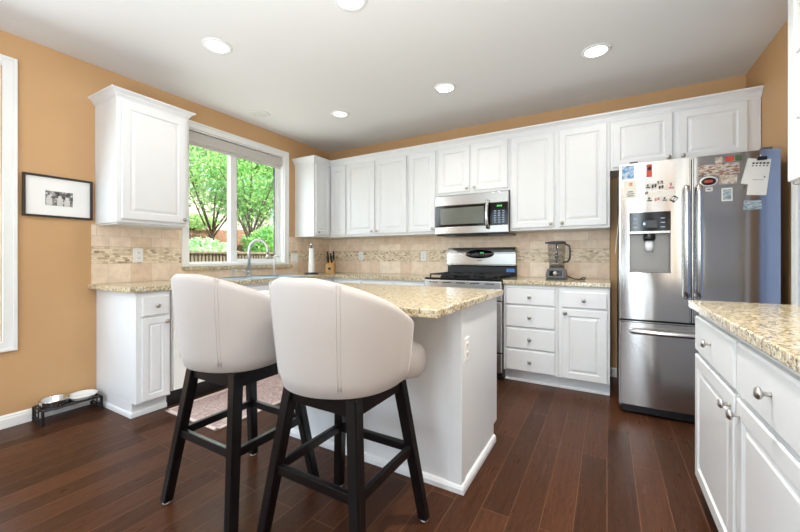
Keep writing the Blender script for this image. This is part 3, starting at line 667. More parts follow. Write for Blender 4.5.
# left door: frame round the dispenser opening
def rdoor(b, x0, x1, z0, z1, hole=None):
    t = bmesh.new()
    us = sorted({x0, x1} | ({hole[0], hole[1]} if hole else set())); zs = sorted({z0, z1} | ({hole[2], hole[3]} if hole else set()))
    V = {(u, z, k): t.verts.new((u, FY if k == 0 else FY+.07, z)) for u in us for z in zs for k in (0, 1)}
    def inh(i, j): return hole and us[i] >= hole[0] and us[i+1] <= hole[1] and zs[j] >= hole[2] and zs[j+1] <= hole[3]
    for i in range(len(us)-1):
        for j in range(len(zs)-1):
            if inh(i, j): continue
            for k in (0, 1): t.faces.new([V[(us[i], zs[j], k)], V[(us[i+1], zs[j], k)], V[(us[i+1], zs[j+1], k)], V[(us[i], zs[j+1], k)]])
    def wall(p, q):
        t.faces.new([V[p+(0,)], V[q+(0,)], V[q+(1,)], V[p+(1,)]])
    for i in range(len(us)-1): wall((us[i], z0), (us[i+1], z0)); wall((us[i], z1), (us[i+1], z1))
    for j in range(len(zs)-1): wall((x0, zs[j]), (x0, zs[j+1])); wall((x1, zs[j]), (x1, zs[j+1]))
    if hole:
        wall((hole[0], hole[2]), (hole[1], hole[2])); wall((hole[0], hole[3]), (hole[1], hole[3])); wall((hole[0], hole[2]), (hole[0], hole[3])); wall((hole[1], hole[2]), (hole[1], hole[3]))
    bmesh.ops.recalc_face_normals(t, faces=t.faces[:])
    ed = [e for e in t.edges if e.is_manifold and e.calc_face_angle(0) > 1 and all(v.co.x in (x0, x1) or abs(v.co.x-x0) < 1e-5 or abs(v.co.x-x1) < 1e-5 for v in e.verts) and abs(e.verts[0].co.y-FY) < 1e-5 and abs(e.verts[1].co.y-FY) < 1e-5]
    bmesh.ops.bevel(t, geom=ed, offset=.010, segments=3, affect='EDGES')
    b.add(t); return b
rdoor(b, FX0, xm-.003, *DZ, hole=(hx0, hx1, hz0, hz1)); ld = b.build('door', 'steel', r)
b = MB(); rdoor(b, xm+.003, FX1, *DZ); rd = b.build('door', 'steel', r)
b = MB(); rdoor(b, FX0, FX1, .072, .668); fz = b.build('freezer_drawer', 'steel', r)
b = MB(); b.box(FX0+.02, FX1-.02, FY+.03, FY+.10, .015, .066, .003); b.build('toe_grille', 'black_plastic', r)
b = MB(); b.box(FX0+.01, FX1-.01, FY+.045, FY+.08, .60, .70); b.box(xm-.01, xm+.01, FY+.045, FY+.08, .69, 1.77); b.build('door_gasket', 'black_plastic', r)
for dr, xx in ((ld, xm-.030), (rd, xm+.034)):
    b = MB(); b.tube([(xx, FY, .85), (xx, FY-.03, .86), (xx, FY-.045, .90), (xx, FY-.047, 1.22), (xx, FY-.045, 1.54), (xx, FY-.03, 1.58), (xx, FY, 1.59)], [.014, .017, .018, .018, .018, .017, .014], 12); b.build('handle', 'steel_bright', dr)
b = MB(); b.tube([(FX0+.075, FY, .602), (FX0+.08, FY-.035, .602), (FX0+.11, FY-.047, .602), (FX1-.11, FY-.047, .602), (FX1-.08, FY-.035, .602), (FX1-.075, FY, .602)], .018, 12); b.build('handle', 'steel_bright', fz)
dp = MB(); dp.box(hx0, hx1, FY+.062, FY+.066, hz0, hz1); dp.box(hx0, hx0+.004, FY+.002, FY+.064, hz0, hz1); dp.box(hx1-.004, hx1, FY+.002, FY+.064, hz0, hz1); dp.box(hx0, hx1, FY-.006, FY+.064, hz0, hz0+.012, .003); plain('disp_grey', rgb(128, 124, 120), .35, .5); cav = dp.build('dispenser', 'disp_grey', r)
b = MB(); b.box(hx0, hx1, FY-.003, FY+.062, 1.300, hz1, .003); b.build('control_panel', 'black_gloss', cav)
b = MB(); b.box(hx0+.075, hx1-.075, FY-.006, FY-.002, 1.325, 1.375, .002); b.build('display', 'dark_grey', cav)
b = MB(); b.box(hx0+.082, hx0+.092, FY-.008, FY-.005, 1.345, 1.360); b.build('indicator', 'led_blue', cav)
b = MB()
for k in range(3):
    for xx in (hx0+.035, hx1-.045): b.box(xx-.012, xx+.012, FY-.0045, FY-.002, 1.325+k*.03, 1.332+k*.03)
b.build('button_marks', 'key_print', cav)
b = MB(); b.box(hx0, hx1, FY-.008, FY+.03, 1.283, 1.302, .003); b.build('ledge', 'steel_bright', cav)
b = MB(); b.lathe([(.034, 1.284), (.036, 1.25), (.03, 1.235)], Matrix.Translation((.257, FY+.022, 0)), 20); b.build('spout', 'black_plastic', cav)
b = MB(); b.lathe([(.026, 1.236), (.028, 1.19), (.022, 1.16)], Matrix.Translation((.257, FY+.03, 0)), 20); b.build('lever', 'clear_grip', cav)
b = MB(); b.box(.14, .19, FY+.02, FY+.06, 1.783, 1.80, .004); b.box(.83, .88, FY+.02, FY+.06, 1.783, 1.80, .004); b.build('hinge_cover', 'grey_plastic', r)

def px(u, v, Y):        # a point of the fridge front from its place seen by the camera
    t = (u-400)/FPX; s, c = math.sin(YAW), math.cos(YAW); k = Y/(c+s*t); return ((-s+c*t)*k, H_EYE+(257.5-v)/FPX*k)
def magnet(name, u0, v0, u1, v1, mat, label, cat, rot=0, dep=.003, lift=0, group=None):
    xa, za = px(u0, (v0+v1)/2, FY); xb, zb = px(u1, (v0+v1)/2, FY); k = abs(xb-xa)/(u1-u0); x, z = (xa+xb)/2, (za+zb)/2
    hgt = (v1-v0)*(px(u0, 0, FY)[1]-px(u0, 100, FY)[1])/100
    r = thing(name, (x, FY-lift, z), label, cat, group); r.rotation_euler = (0, rot, 0)
    w2, h2 = (xb-xa)/2, hgt/2
    b = MB(); b.box(-w2, w2, -dep, 0, -h2, h2, .0008, seg=1); b.build('sheet' if mat == 'paper' else 'face', mat, r, world=False)
    return r, w2, h2
def marks(r, rows, w2, h2, mat, dep=.003, name='print'):
    b = MB()
    for (a, bb, c, d) in rows: b.box(-w2+2*w2*a, -w2+2*w2*bb, -dep-.0008, -dep+.0002, -h2+2*h2*c, -h2+2*h2*d)
    return b.build(name, mat, r, world=False)
r, w2, h2 = magnet('photo_print', 622, 166, 634, 179, 'photo_blue', 'blue snapshot photo at the top left of the refrigerator', 'photo')
r, w2, h2 = magnet('note_card', 624, 181, 637, 198.5, 'paper', 'white handwritten note card below the blue snapshot on the refrigerator', 'note')
marks(r, [(.3, .7, .35, .4), (.2, .8, .24, .28), (.25, .75, .12, .17)], w2, h2, 'ink'); marks(r, [(.4, .65, .7, .9)], w2, h2, 'orange_skin', name='drawing')
r, w2, h2 = magnet('red_tag', 646.5, 164.5, 652, 177, 'tag_red', 'small red tag with a black dot hanging high on the left refrigerator door', 'magnet'); b = MB(); b.lathe([(.013, 0), (.012, .002), (0, .0022)], frame((0, -.003, .016), 'S'), 18); b.build('dot', 'black_plastic', r, world=False)
r, w2, h2 = magnet('list_card', 648, 191, 675, 196.5, 'paper', 'white strip of paper across the middle of the magnet cluster', 'note')
cl = [(645, 184, 651, 189, 0), (651, 183, 657, 189.5, .1), (657.5, 181, 663, 184, -.05), (658, 184.5, 664, 190, .06), (667.5, 182, 675, 190, 0), (645, 191, 648, 195.5, .1), (646, 197, 653, 202, 0), (654, 196.8, 660, 202, -.05), (661.5, 196.8, 668, 201.5, .05), (671, 196, 677, 202, .7)]
nm = ['upper row, far left', 'upper row, second from left', 'topmost dark one above the row', 'upper row, middle', 'upper row, far right with a heart shape', 'small one left of the white strip', 'bottom row, far left', 'bottom row, second from left', 'bottom row, third from left', 'tilted dark one at the lower right']
for i, ((a, bb, c, d, ro), n) in enumerate(zip(cl, nm)):
    r, w2, h2 = magnet('word_magnet', a, bb, c, d, 'ink' if i in (2, 9) else 'paper', 'small magnet in the left-door cluster: '+n, 'magnet', ro, group='magnet cluster on the left refrigerator door')
    marks(r, [(.1, .45, .2, .75), (.55, .9, .3, .85)] if i % 2 else [(.15, .85, .15, .4), (.3, .6, .5, .9)], w2, h2, 'ink_pink' if i in (4, 7) else ('paper' if i in (2, 9) else 'ink'))
magnet('photo_print', 698.5, 164, 739.5, 175, 'photo_pano', 'wide landscape photo across the top of the right refrigerator door', 'photo')
magnet('small_card', 715, 157.5, 722.5, 163.2, 'photo_warm', 'small beige card above the wide landscape photo', 'card')
magnet('berry_magnet', 725, 156.5, 734, 161, 'tag_red', 'red magnet at the top edge of the right refrigerator door', 'magnet')
magnet('leaf_magnet', 735, 155, 741.5, 160.5, 'tag_green', 'dark green magnet beside the red magnet at the top of the right door', 'magnet')
xx, zz = px(708.5, 181.5, FY); r = thing('oval_magnet', (xx, FY, zz), 'oval black and red magnet near the handle of the right refrigerator door', 'magnet')
b = MB(); b.lathe([(.046, 0), (.045, .003), (0, .0035)], Matrix(((1, 0, 0, 0), (0, 0, -1, 0), (0, .72, 0, 0), (0, 0, 0, 1))), 28); b.build('disc', 'paper', r, world=False)
b = MB(); b.lathe([(.038, .003), (.037, .0045), (0, .005)], Matrix(((1, 0, 0, 0), (0, 0, -1, 0), (0, .66, 0, 0), (0, 0, 0, 1))), 28); b.build('center', 'black_plastic', r, world=False)
b = MB(); b.box(-.02, .02, -.0062, -.004, -.008, .008, .003); b.build('badge', 'tag_red', r, world=False)
r, w2, h2 = magnet('small_card', 705.5, 187.5, 712.5, 191.5, 'paper', 'tiny white card just below the oval magnet', 'card'); marks(r, [(.2, .8, .4, .65)], w2, h2, 'ink')
magnet('photo_print', 719.5, 174.8, 737, 184, 'photo_warm', 'beige horizontal photo under the wide landscape photo', 'photo', .03)
r, w2, h2 = magnet('photo_print', 721.5, 188, 732.5, 201, 'paper', 'small upright photo in a white border on the right refrigerator door', 'photo'); marks(r, [(.12, .88, .1, .9)], w2, h2, 'photo_teal', name='picture')
magnet('photo_print', 743.5, 200.5, 761.5, 209.5, 'photo_teal', 'grey-blue landscape photo below the calendar sheets', 'photo', .03)
r, w2, h2 = magnet('calendar_sheet', 744, 159, 762, 184.5, 'paper', 'white sheet partly behind the calendar page on the right refrigerator door', 'paper', .22, .002, .0006)
r, w2, h2 = magnet('calendar_page', 748.5, 159.5, 768.5, 195, 'paper', 'white calendar page held by a black clip on the right refrigerator door', 'paper', .10, .0025, .004)
marks(r, [(.08+.18*k, .2+.18*k, .86, .91) for k in range(5)]+[(.08+.18*k, .17+.18*k, .8, .83) for k in range(5)], w2, h2, 'ink', .0025); marks(r, [(.2, .75, .42, .43), (.75, .82, .48, .53)], w2, h2, 'grey_plastic', .0025)
xx, zz = px(761.5, 158.5, FY); r = thing('binder_clip', (xx, FY-.003, zz), 'black magnetic clip holding the calendar page', 'clip'); b = MB(); b.box(-.022, .022, -.014, 0, -.012, .010, .003); b.build('jaw', 'black_plastic', r, world=False); b = MB(); b.tube([(-.012, -.01, .008), (-.006, -.014, .024), (.006, -.014, .024), (.012, -.01, .008)], .0018, 6); b.build('lever', 'chrome', r, world=False)
b = MB(); t = bmesh.new(); P = [(FX0+.004, 1.44), (FX0+.002, 1.40), (FX0-.006, 1.30), (FX0-.016, 1.20), (FX0-.020, 1.15)]
A = [[t.verts.new((x+o, y, z)) for x, z in P] for o, y in ((0, FY+.10), (0, FY+.30), (-.0015, FY+.30), (-.0015, FY+.10))]
for q in range(4):
    for k in range(len(P)-1): t.faces.new((A[q][k], A[(q+1) % 4][k], A[(q+1) % 4][k+1], A[q][k+1]))
for k in (0, -1): t.faces.new([A[q][k] for q in range(4)])
bmesh.ops.recalc_face_normals(t, faces=t.faces[:]); b.add(t); tag(b.build('hanging_paper', 'paper'), 'curling white paper hung on the left side of the refrigerator', 'paper')

# ------------------------------------------------------------------ counter things
bx, by = -.410, 3.66
r = thing('blender', (bx, by, .914), 'grey and black countertop blender right of the range', 'blender'); TT = Matrix.Translation((bx, by, .914))
b = MB(); t = bmesh.new(); bmesh.ops.create_cube(t, size=1)
for v in t.verts: tp = .8 if v.co.z > 0 else 1; v.co = Vector((v.co.x*.185*tp, v.co.y*.19*tp, .008+(v.co.z+.5)*.102))
bmesh.ops.bevel(t, geom=t.edges[:], offset=.014, segments=3, affect='EDGES'); t.transform(TT); b.add(t); bb = b.build('base', 'grey_plastic', r)
b = MB(); b.box(-.085, .085, -.09, .09, 0, .012, .004, mat=TT); b.build('foot', 'black_plastic', r)
b = MB(); b.box(-.055, .055, -.091, -.080, .030, .085, .004, mat=TT); cp = b.build('control_panel', 'black_gloss', r)
b = MB(); b.lathe([(.021, 0), (.019, .014), (0, .016)], TT @ frame((0, -.091, .058), 'S'), 22); b.build('dial', 'nickel', cp)
b = MB(); b.lathe([(.066, .108), (.064, .145), (.070, .15)], TT, 28); b.build('collar', 'nickel', r)
b = MB(); b.lathe([(.070, .15), (.080, .33), (.077, .33), (.067, .152)], TT, 28, closed=True); jr = b.build('jar', 'jar_glass', r)
b = MB(); b.tube([(bx+.060, by-.02, 1.075), (bx+.10, by-.035, 1.082), (bx+.115, by-.04, 1.11), (bx+.118, by-.04, 1.18), (bx+.112, by-.04, 1.225), (bx+.075, by-.025, 1.243)], .0085, 10); b.build('handle', 'dark_grey', jr)
b = MB(); b.lathe([(.078, .33), (.080, .335), (.078, .352), (.05, .356), (0, .357)], TT, 28); b.box(-.10, -.06, -.02, .02, .335, .35, .004, mat=TT); b.build('lid', 'dark_grey', r)
b = MB(); b.lathe([(.011, .15), (.011, .20), (.02, .202), (.009, .22), (.014, .25), (.007, .27), (.006, .33)], TT, 12)
for k in range(3): b.box(-.034, .034, -.005, .005, .175+k*.04, .178+k*.04, mat=TT @ Matrix.Rotation(k*.8, 4, 'Z'))
b.build('blade', 'dark_grey', r)
b = MB(); b.tube([(bx+.085, by+.03, .945), (bx+.12, by, .935), (bx+.15, by-.03, .921), (bx+.19, by-.04, .919), (bx+.235, by-.03, .921), (bx+.245, by-.02, .935), (bx+.22, by-.012, .936), (bx+.20, by-.02, .925)], .0045, 8); b.build('cord', 'black_plastic', r)

kx, ky = -3.16, 3.66
r = thing('knife_block', (kx, ky, .914), 'small light wood knife block in the back corner', 'knife block')
TK = Matrix.Translation((kx, ky, .914)) @ Matrix.Rotation(math.radians(28), 4, 'Z')
b = MB(); t = bmesh.new()
pr = [(-.075, 0), (.075, 0), (.075, .15), (.02, .17), (-.075, .115)]
A = [t.verts.new((-.055, y, z)) for y, z in pr]; B2 = [t.verts.new((.055, y, z)) for y, z in pr]
for k in range(5): t.faces.new((A[k], A[(k+1) % 5], B2[(k+1) % 5], B2[k]))
t.faces.new(A[::-1]); t.faces.new(B2); bmesh.ops.recalc_face_normals(t, faces=t.faces[:]); bmesh.ops.bevel(t, geom=t.edges[:], offset=.004, segments=2, affect='EDGES'); t.transform(TK); b.add(t); kb = b.build('block', 'block_wood', r)
b = MB(); b.box(-.018, .018, -.0775, -.0745, .045, .075, .002, mat=TK); b.build('emblem', 'ink', kb)
kl = ['tall black-handled knife at the left back of the wood block', 'black-handled knife in the middle back of the wood block', 'tall black-handled knife at the right back of the wood block', 'short black-handled knife at the left front of the wood block', 'short black-handled knife at the right front of the wood block']
for i, (x, y, z, L) in enumerate(((-.035, .025, .155, .125), (0, .03, .158, .10), (.036, .025, .155, .13), (-.025, -.03, .128, .09), (.022, -.03, .128, .10))):
    q = TK @ Vector((x, y, z)); k = thing('kitchen_knife', q, kl[i], 'knife', 'knives in the wood block'); q2 = TK @ Vector((x*1.15, y-.35*L, z+L))
    dv = (Vector(q2)-Vector(q)); b = MB(); b.tube([dv*.08, dv*.35, dv*.75, dv*1.0], [.010, .013, .011, .013], 8); b.build('handle', 'black_plastic', k, world=False); b = MB(); b.tube([dv*-.35, dv*.10], .006, 6); b.build('blade', 'chrome', k, world=False)
tx, ty = -3.20, 3.345
r = thing('paper_towel_holder', (tx, ty, .914), 'upright holder with a slim white paper roll on the counter near the window', 'paper towel holder'); TT = Matrix.Translation((tx, ty, .914))
b = MB(); b.lathe([(.085, 0), (.085, .010), (.078, .015), (.008, .018), (.008, .36)], TT, 28); b.build('stand', 'dark_grey', r)
b = MB(); b.lathe([(.042, .018), (.040, .022), (.030, .31), (.028, .318), (.012, .32)], TT, 28); b.build('roll', 'towel_white', r)
b = MB(); b.lathe([(.006, .34), (.017, .352), (.021, .366), (.017, .380), (0, .386)], TT, 18); b.build('finial', 'chrome', r)

# ------------------------------------------------------------------ picture
r = thing('framed_picture', (XL, 1.02, 1.40), 'black framed black-and-white photograph with a wide white mat on the tan wall', 'picture')
PY0, PY1, PZ0, PZ1 = .832, 1.212, 1.402, 1.696
b = MB(); ring_boxes(b, XL+.001, XL+.026, PY0, PY1, PZ0, PZ1, .014, .002); b.build('frame', 'frame_black', r)
b = MB(); b.box(XL+.001, XL+.010, PY0+.012, PY1-.012, PZ0+.012, PZ1-.012); b.build('mat', 'mat_board', r)
b = MB(); b.box(XL+.009, XL+.0108, .948, 1.098, 1.488, 1.590); pc = b.build('photograph', 'photo_mono', r)
plain('photo_pale', rgb(205, 203, 200), .4, vary=.12, vscale=60)
for cy, cz, ra in ((.968, 1.548, .012), (1.026, 1.550, .011), (1.066, 1.542, .013)):
    b = MB(); b.lathe([(ra, 0), (ra*.9, .0008), (0, .001)], frame((XL+.0105, cy, cz), 'E'), 18); b.box(XL+.0105, XL+.0112, cy-.016, cy+.016, 1.490, cz-ra+.004); b.build('figure', 'photo_pale', pc)

# ------------------------------------------------------------------ pet feeder
r = thing('pet_feeder_stand', (-3.31, 1.0, 0), 'black metal pet bowl stand on the floor against the tan wall', 'pet feeder')
SX0, SX1, SY0, SY1, SZ = -3.405, -3.235, .885, 1.205, .095
b = MB(); b.tube([(SX0, SY0, SZ), (SX1, SY0, SZ), (SX1, SY1, SZ), (SX0, SY1, SZ), (SX0, SY0, SZ)], .006, 8)
cen = [(-3.32, .968), (-3.32, 1.122)]
for cx, cy in cen: b.tube([(cx+.075*math.cos(2*PI*k/24), cy+.075*math.sin(2*PI*k/24), SZ) for k in range(25)], .005, 8, cap=False)
b.build('rail', 'black_iron', r)
for yy in (SY0, SY1):
    b = MB()
    for xx in (SX0, SX1): b.box(xx-.007, xx+.007, yy-.007, yy+.007, 0, SZ, .002)
    b.box(SX0, SX1, yy-.004, yy+.004, .028, .036); b.box(SX0, SX1, yy-.004, yy+.004, .008, .016)
    for k in range(3): b.box(SX0+.03+k*.06, SX0+.036+k*.06, yy-.003, yy+.003, .036, SZ)
    b.build('leg_frame', 'black_iron', r)
for xx in (SX0, SX1): b = MB(); b.tube([(xx, SY0, .05), (xx, SY1, .05)], .004, 8); b.build('stretcher', 'black_iron', r)
for i, (cx, cy) in enumerate(cen):
    k = thing('pet_bowl', (cx, cy, SZ), ['steel pet bowl at the left end of the black stand', 'white-rimmed pet bowl at the right end of the black stand, by the cabinet'][i], 'bowl', 'pet bowls in the stand')
    z = .032 if i == 0 else .016
    b = MB(); b.lathe([(.082, z+.004), (.086, z+.010), (.084, z+.014), (.078, z+.012), (.066, z-.034), (.045, z-.042), (0, z-.043), (0, z-.046), (.05, z-.045), (.068, z-.036), (.070, z-.01), (.0705, z+.002)], None, 36, closed=True)
    if i == 0: b = MB(); b.lathe([(.080, .040), (.083, .044), (.081, .048), (.076, .044), (.070, .0), (.055, -.012), (0, -.014), (0, -.018), (.057, -.017), (.074, -.004), (.078, .02)], None, 36, closed=True)
    bo = b.build('bowl', 'chrome' if i == 0 else 'white_plastic', k, world=False)
    if i == 0:
        b = MB()
        for q in range(28): b.box(-.0035, .0035, -.0015, .0015, -.012, .014, .001, mat=Matrix.Rotation(2*PI*q/28, 4, 'Z') @ Matrix.Translation((0, -.0785, .021)) @ Matrix.Rotation(math.radians(-6), 4, 'X'))
        b.lathe([(.0755, -.002), (.0775, -.002), (.0785, .006), (.0765, .006)], None, 36, closed=True); b.build('pierced_band', 'black_iron', bo, world=False)

# ------------------------------------------------------------------ rug
r = thing('area_rug', (-2.49, 2.1, 0), 'faded pink patterned runner rug on the floor in front of the sink', 'rug')
b = MB(); b.box(-2.77, -2.19, 1.43, 2.78, .001, .009, .003); b.build('pile', 'rug_weave', r)
b = MB()
for a in ((-2.785, -2.76, 1.415, 2.795), (-2.20, -2.175, 1.415, 2.795)): b.box(a[0], a[1], a[2], a[3], .001, .011, .003)
for y0 in (1.415, 2.77): b.box(-2.785, -2.175, y0, y0+.025, .001, .011, .003)
b.build('border', 'rug_border', r)

# ------------------------------------------------------------------ stools
def sstep(a, b2, x): x = min(1, max(0, (x-a)/(b2-a))); return x*x*(3-2*x)
def stool():
    r = thing('bar_stool', (0, 0, 0))
    LT, LF = .150, .232
    for sx in (-1, 1):
        for sy in (-1, 1):
            b = MB(); b.bar((sx*LF, sy*LF, .006), (sx*LT, sy*LT, .632), .040, .040, .046, .046, .004); lg = b.build('leg', 'espresso_wood', r)
            b = MB(); b.lathe([(.016, 0), (.017, .004), (.013, .007)], Matrix.Translation((sx*LF, sy*LF, 0)), 14); b.build('glide', 'clear_grip', lg)
    def lp(z): return LF+(LT-LF)*(z-.006)/.626
    for sy in (-1, 1):
        q = lp(.315); b = MB(); b.box(-q, q, sy*q-.011, sy*q+.011, .297, .333, .004); b.build('stretcher', 'espresso_wood', r)
    for sx in (-1, 1):
        q = lp(.315); b = MB(); b.box(sx*q-.011, sx*q+.011, -q, q, .297, .333, .004); b.build('stretcher', 'espresso_wood', r)
    q = lp(.59); b = MB()
    for sy in (-1, 1): b.box(-q, q, sy*q-.012, sy*q+.012, .568, .626, .003); b.box(sy*q-.012, sy*q+.012, -q, q, .568, .626, .003)
    b.box(-q, q, -q, q, .618, .628); b.build('apron', 'espresso_wood', r)
    b = MB(); b.lathe([(.12, .628), (.12, .640)], None, 28); b.build('swivel_plate', 'black_iron', r)
    # seat cushion
    b = MB(); t = bmesh.new(); n = 40; rings = []
    def sup(a, rx, ry):
        e = .62; c, s = math.cos(a), math.sin(a); return (rx*math.copysign(abs(c)**e, c), ry*math.copysign(abs(s)**e, s))
    for z, k in ((.638, .86), (.640, .93), (.655, .985), (.695, 1.0), (.725, .985), (.745, .94), (.755, .8)):
        row = []
        for i in range(n):
            x, y = sup(2*PI*i/n, .272*k, .245*k); y += .058; row.append(t.verts.new((x*(.66+.34*sstep(.0, .12, y)), y, z)))
        rings.append(row)
    for A, B in zip(rings, rings[1:]):
        for i in range(n): t.faces.new((A[i], A[(i+1) % n], B[(i+1) % n], B[i]))
    t.faces.new(rings[0][::-1]); c = t.verts.new((0, .045, .764))
    for i in range(n): t.faces.new((rings[-1][i], rings[-1][(i+1) % n], c))
    for f in t.faces: f.smooth = True
    bmesh.ops.recalc_face_normals(t, faces=t.faces[:]); b.add(t); b.build('seat', 'linen', r)
    # barrel back shell
    NA, A0 = 72, math.radians(101); t = bmesh.new(); V = []
    def topz(a):
        a = abs(a); x = max(0, a-math.radians(14))/math.radians(87); return 1.050-.160*x**1.5
    def rad(z, a):
        f = (z-.63)/.41; return .246+.048*min(1, max(0, f))**.7
    for i in range(NA+1):
        a = -A0+2*A0*i/NA; zt = topz(a); zb = .632+.012*sstep(math.radians(50), math.radians(101), abs(a)); prof = []
        NZ = 12
        for j in range(NZ+1):      # outer, rising
            f = j/NZ; z = zb+(zt-.030-zb)*f; rr = rad(z, a)
            if j == 0: rr -= .032
            if j == 1: rr -= .010; z = zb+.012
            if j == 2: rr -= .001
            prof.append((rr, z))
        rt = rad(zt, a)
        prof += [(rt-.003, zt-.018), (rt-.010, zt-.006), (rt-.022, zt), (rt-.036, zt-.003), (rt-.047, zt-.014)]
        for j in range(5): z = (zt-.03)+(.68-(zt-.03))*j/4; prof.append((rad(z, a)-.05, z))
        prof.append((rad(zb, a)-.045, zb+.006))
        # plan: slightly squarer than a circle, arms running straight forward past the sides
        row = []
        for rr, z in prof:
            aa = a; lim = math.radians(84)
            if abs(aa) <= lim: x, y = rr*math.sin(aa), -rr*math.cos(aa)
            else:
                sg = math.copysign(1, aa); x, y = sg*rr*math.sin(lim), -rr*math.cos(lim)+(abs(aa)-lim)*rr*1.0
            row.append(t.verts.new((x, y*1.02, z)))
        V.append(row)
    m = len(V[0])
    for i in range(NA):
        for j in range(m): t.faces.new((V[i][j], V[i+1][j], V[i+1][(j+1) % m], V[i][(j+1) % m]))
    t.faces.new(V[0]); t.faces.new(V[-1][::-1])
    for f in t.faces: f.smooth = len(f.verts) == 4
    bmesh.ops.recalc_face_normals(t, faces=t.faces[:]); b = MB(); b.add(t); bk = b.build('backrest', 'linen', r)
    for sg in (-1, 1):
        b = MB()
        for da in (-.022, .022):
            a = sg*math.radians(33)+da; pts = []
            for j in range(15): z = .672+(topz(a)-.010-.672)*j/14; rr = rad(z, a)-.0006; pts.append((rr*math.sin(a), -rr*math.cos(a)*1.02, z))
            rt = rad(1.03, a); pts += [((rt-.012)*math.sin(a), -(rt-.012)*math.cos(a)*1.02, topz(a)-.001)]
            b.tube(pts, .0026, 6)
        b.build('seam', 'linen', bk)
    return r
def dup(root, loc, rz, label):
    r = root.copy(); C.objects.link(r); r.location = loc; r.rotation_euler = (0, 0, rz); r['label'] = label
    for ch in list(root.children):
        c = ch.copy(); C.objects.link(c); c.parent = r
        for g in ch.children: d2 = g.copy(); C.objects.link(d2); d2.parent = c
    return r
st = stool()
tag(st, 'cream upholstered barrel stool with black legs nearest the island corner, the right one', 'stool', 'bar stools at the island')
s2 = dup(st, (-1.512, 1.125, 0), 0, 'cream upholstered barrel stool with black legs farther left, in front of the sink')
st.location = (-.908, 1.150, 0)

# ------------------------------------------------------------------ ceiling lamps
def downlight(x, y, lit, label, power=1.0, spread=125):
    r = thing('recessed_light', (x, y, H), label, 'ceiling light', 'recessed ceiling lights')
    TT = Matrix.Translation((x, y, 0))
    b = MB(); b.lathe([(.070, H-.001), (.072, H-.008), (.094, H-.006), (.098, H-.001)], TT, 32, closed=True); b.build('trim_ring', 'white_trim', r)
    b = MB(); b.lathe([(.070, H-.002), (.066, H-.005), (0, H-.006)], TT, 32); b.build('lens', {2: 'lamp_glow', 1: 'lamp_dim', 0: 'light_off'}[lit], r)
    if lit == 2:
        o = light('bulb_light', 'AREA', (0, 0, -.012), (0, 0, 0), LAMP_W*power, LAMP_C, shape='DISK', size=.13, spread=math.radians(spread)); o.parent = r
    return r
downlight(-2.369, 1.547, 2, 'lit recessed ceiling light above the left stool, upper left of the photo', 1.1, 170)
downlight(-1.228, 2.924, 2, 'lit recessed ceiling light in front of the microwave')
downlight(-.069, 2.94, 2, 'lit recessed ceiling light in front of the refrigerator, upper right', 1.0, 155)
downlight(-1.282, 1.652, 2, 'lit recessed ceiling light above the island, cut by the top edge', .5)
downlight(-2.39, 2.913, 1, 'small dim recessed light near the back corner of the ceiling')
downlight(-3.107, 2.501, 0, 'unlit recessed light above the sink window')
downlight(-.07, 1.60, 2, 'lit recessed ceiling light above the right counter aisle, outside the frame', 6.0)
downlight(-1.2, -.9, 2, 'added unseen recessed ceiling light behind the viewer')  # added out of view for the light it gives

# ------------------------------------------------------------------ garden
b = MB(); t = bmesh.new(); G = {}
def gz(x, y): 
    base = -.35 if x > -5.6 else -.35+1.0*sstep(-5.6, -7.2, x)+1.5*sstep(-7.0, -12.5, x)
    return base+.10*noise.noise(Vector((x*.6, y*.6, 0)))
xs = [-3.6-.5*i for i in range(45)]; ys = [-6+.7*j for j in range(40)]
for i, x in enumerate(xs):
    for j, y in enumerate(ys): G[i, j] = t.verts.new((x, y, gz(x, y)))
for i in range(len(xs)-1):
    for j in range(len(ys)-1): t.faces.new((G[i, j], G[i+1, j], G[i+1, j+1], G[i, j+1]))
for f in t.faces: f.smooth = True
bmesh.ops.recalc_face_normals(t, faces=t.faces[:]); b.add(t); struct(b.build('ground', 'mulch'), 'mulched garden slope outside the kitchen window')
def leaves(pts, size, name, mat, parent):
    vs_, fs = [], []
    for p in pts:
        s = size*random.uniform(.6, 1.3); n = Vector((random.gauss(0, 1), random.gauss(0, 1), random.gauss(.5, 1))).normalized(); u = n.orthogonal().normalized(); u = Matrix.Rotation(random.uniform(0, 6.28), 3, n) @ u; v = n.cross(u); k = len(vs_); p = Vector(p)
        vs_ += [p-u*s, p+v*s*.45+n*s*.12, p+u*s, p-v*s*.45+n*s*.12]; fs.append((k, k+1, k+2, k+3))
    me = bpy.data.meshes.new(name); off = parent.location; me.from_pydata([tuple(q-off) for q in vs_], [], fs); me.materials.append(M[mat])
    o = bpy.data.objects.new(name, me); C.objects.link(o); o.parent = parent; return o
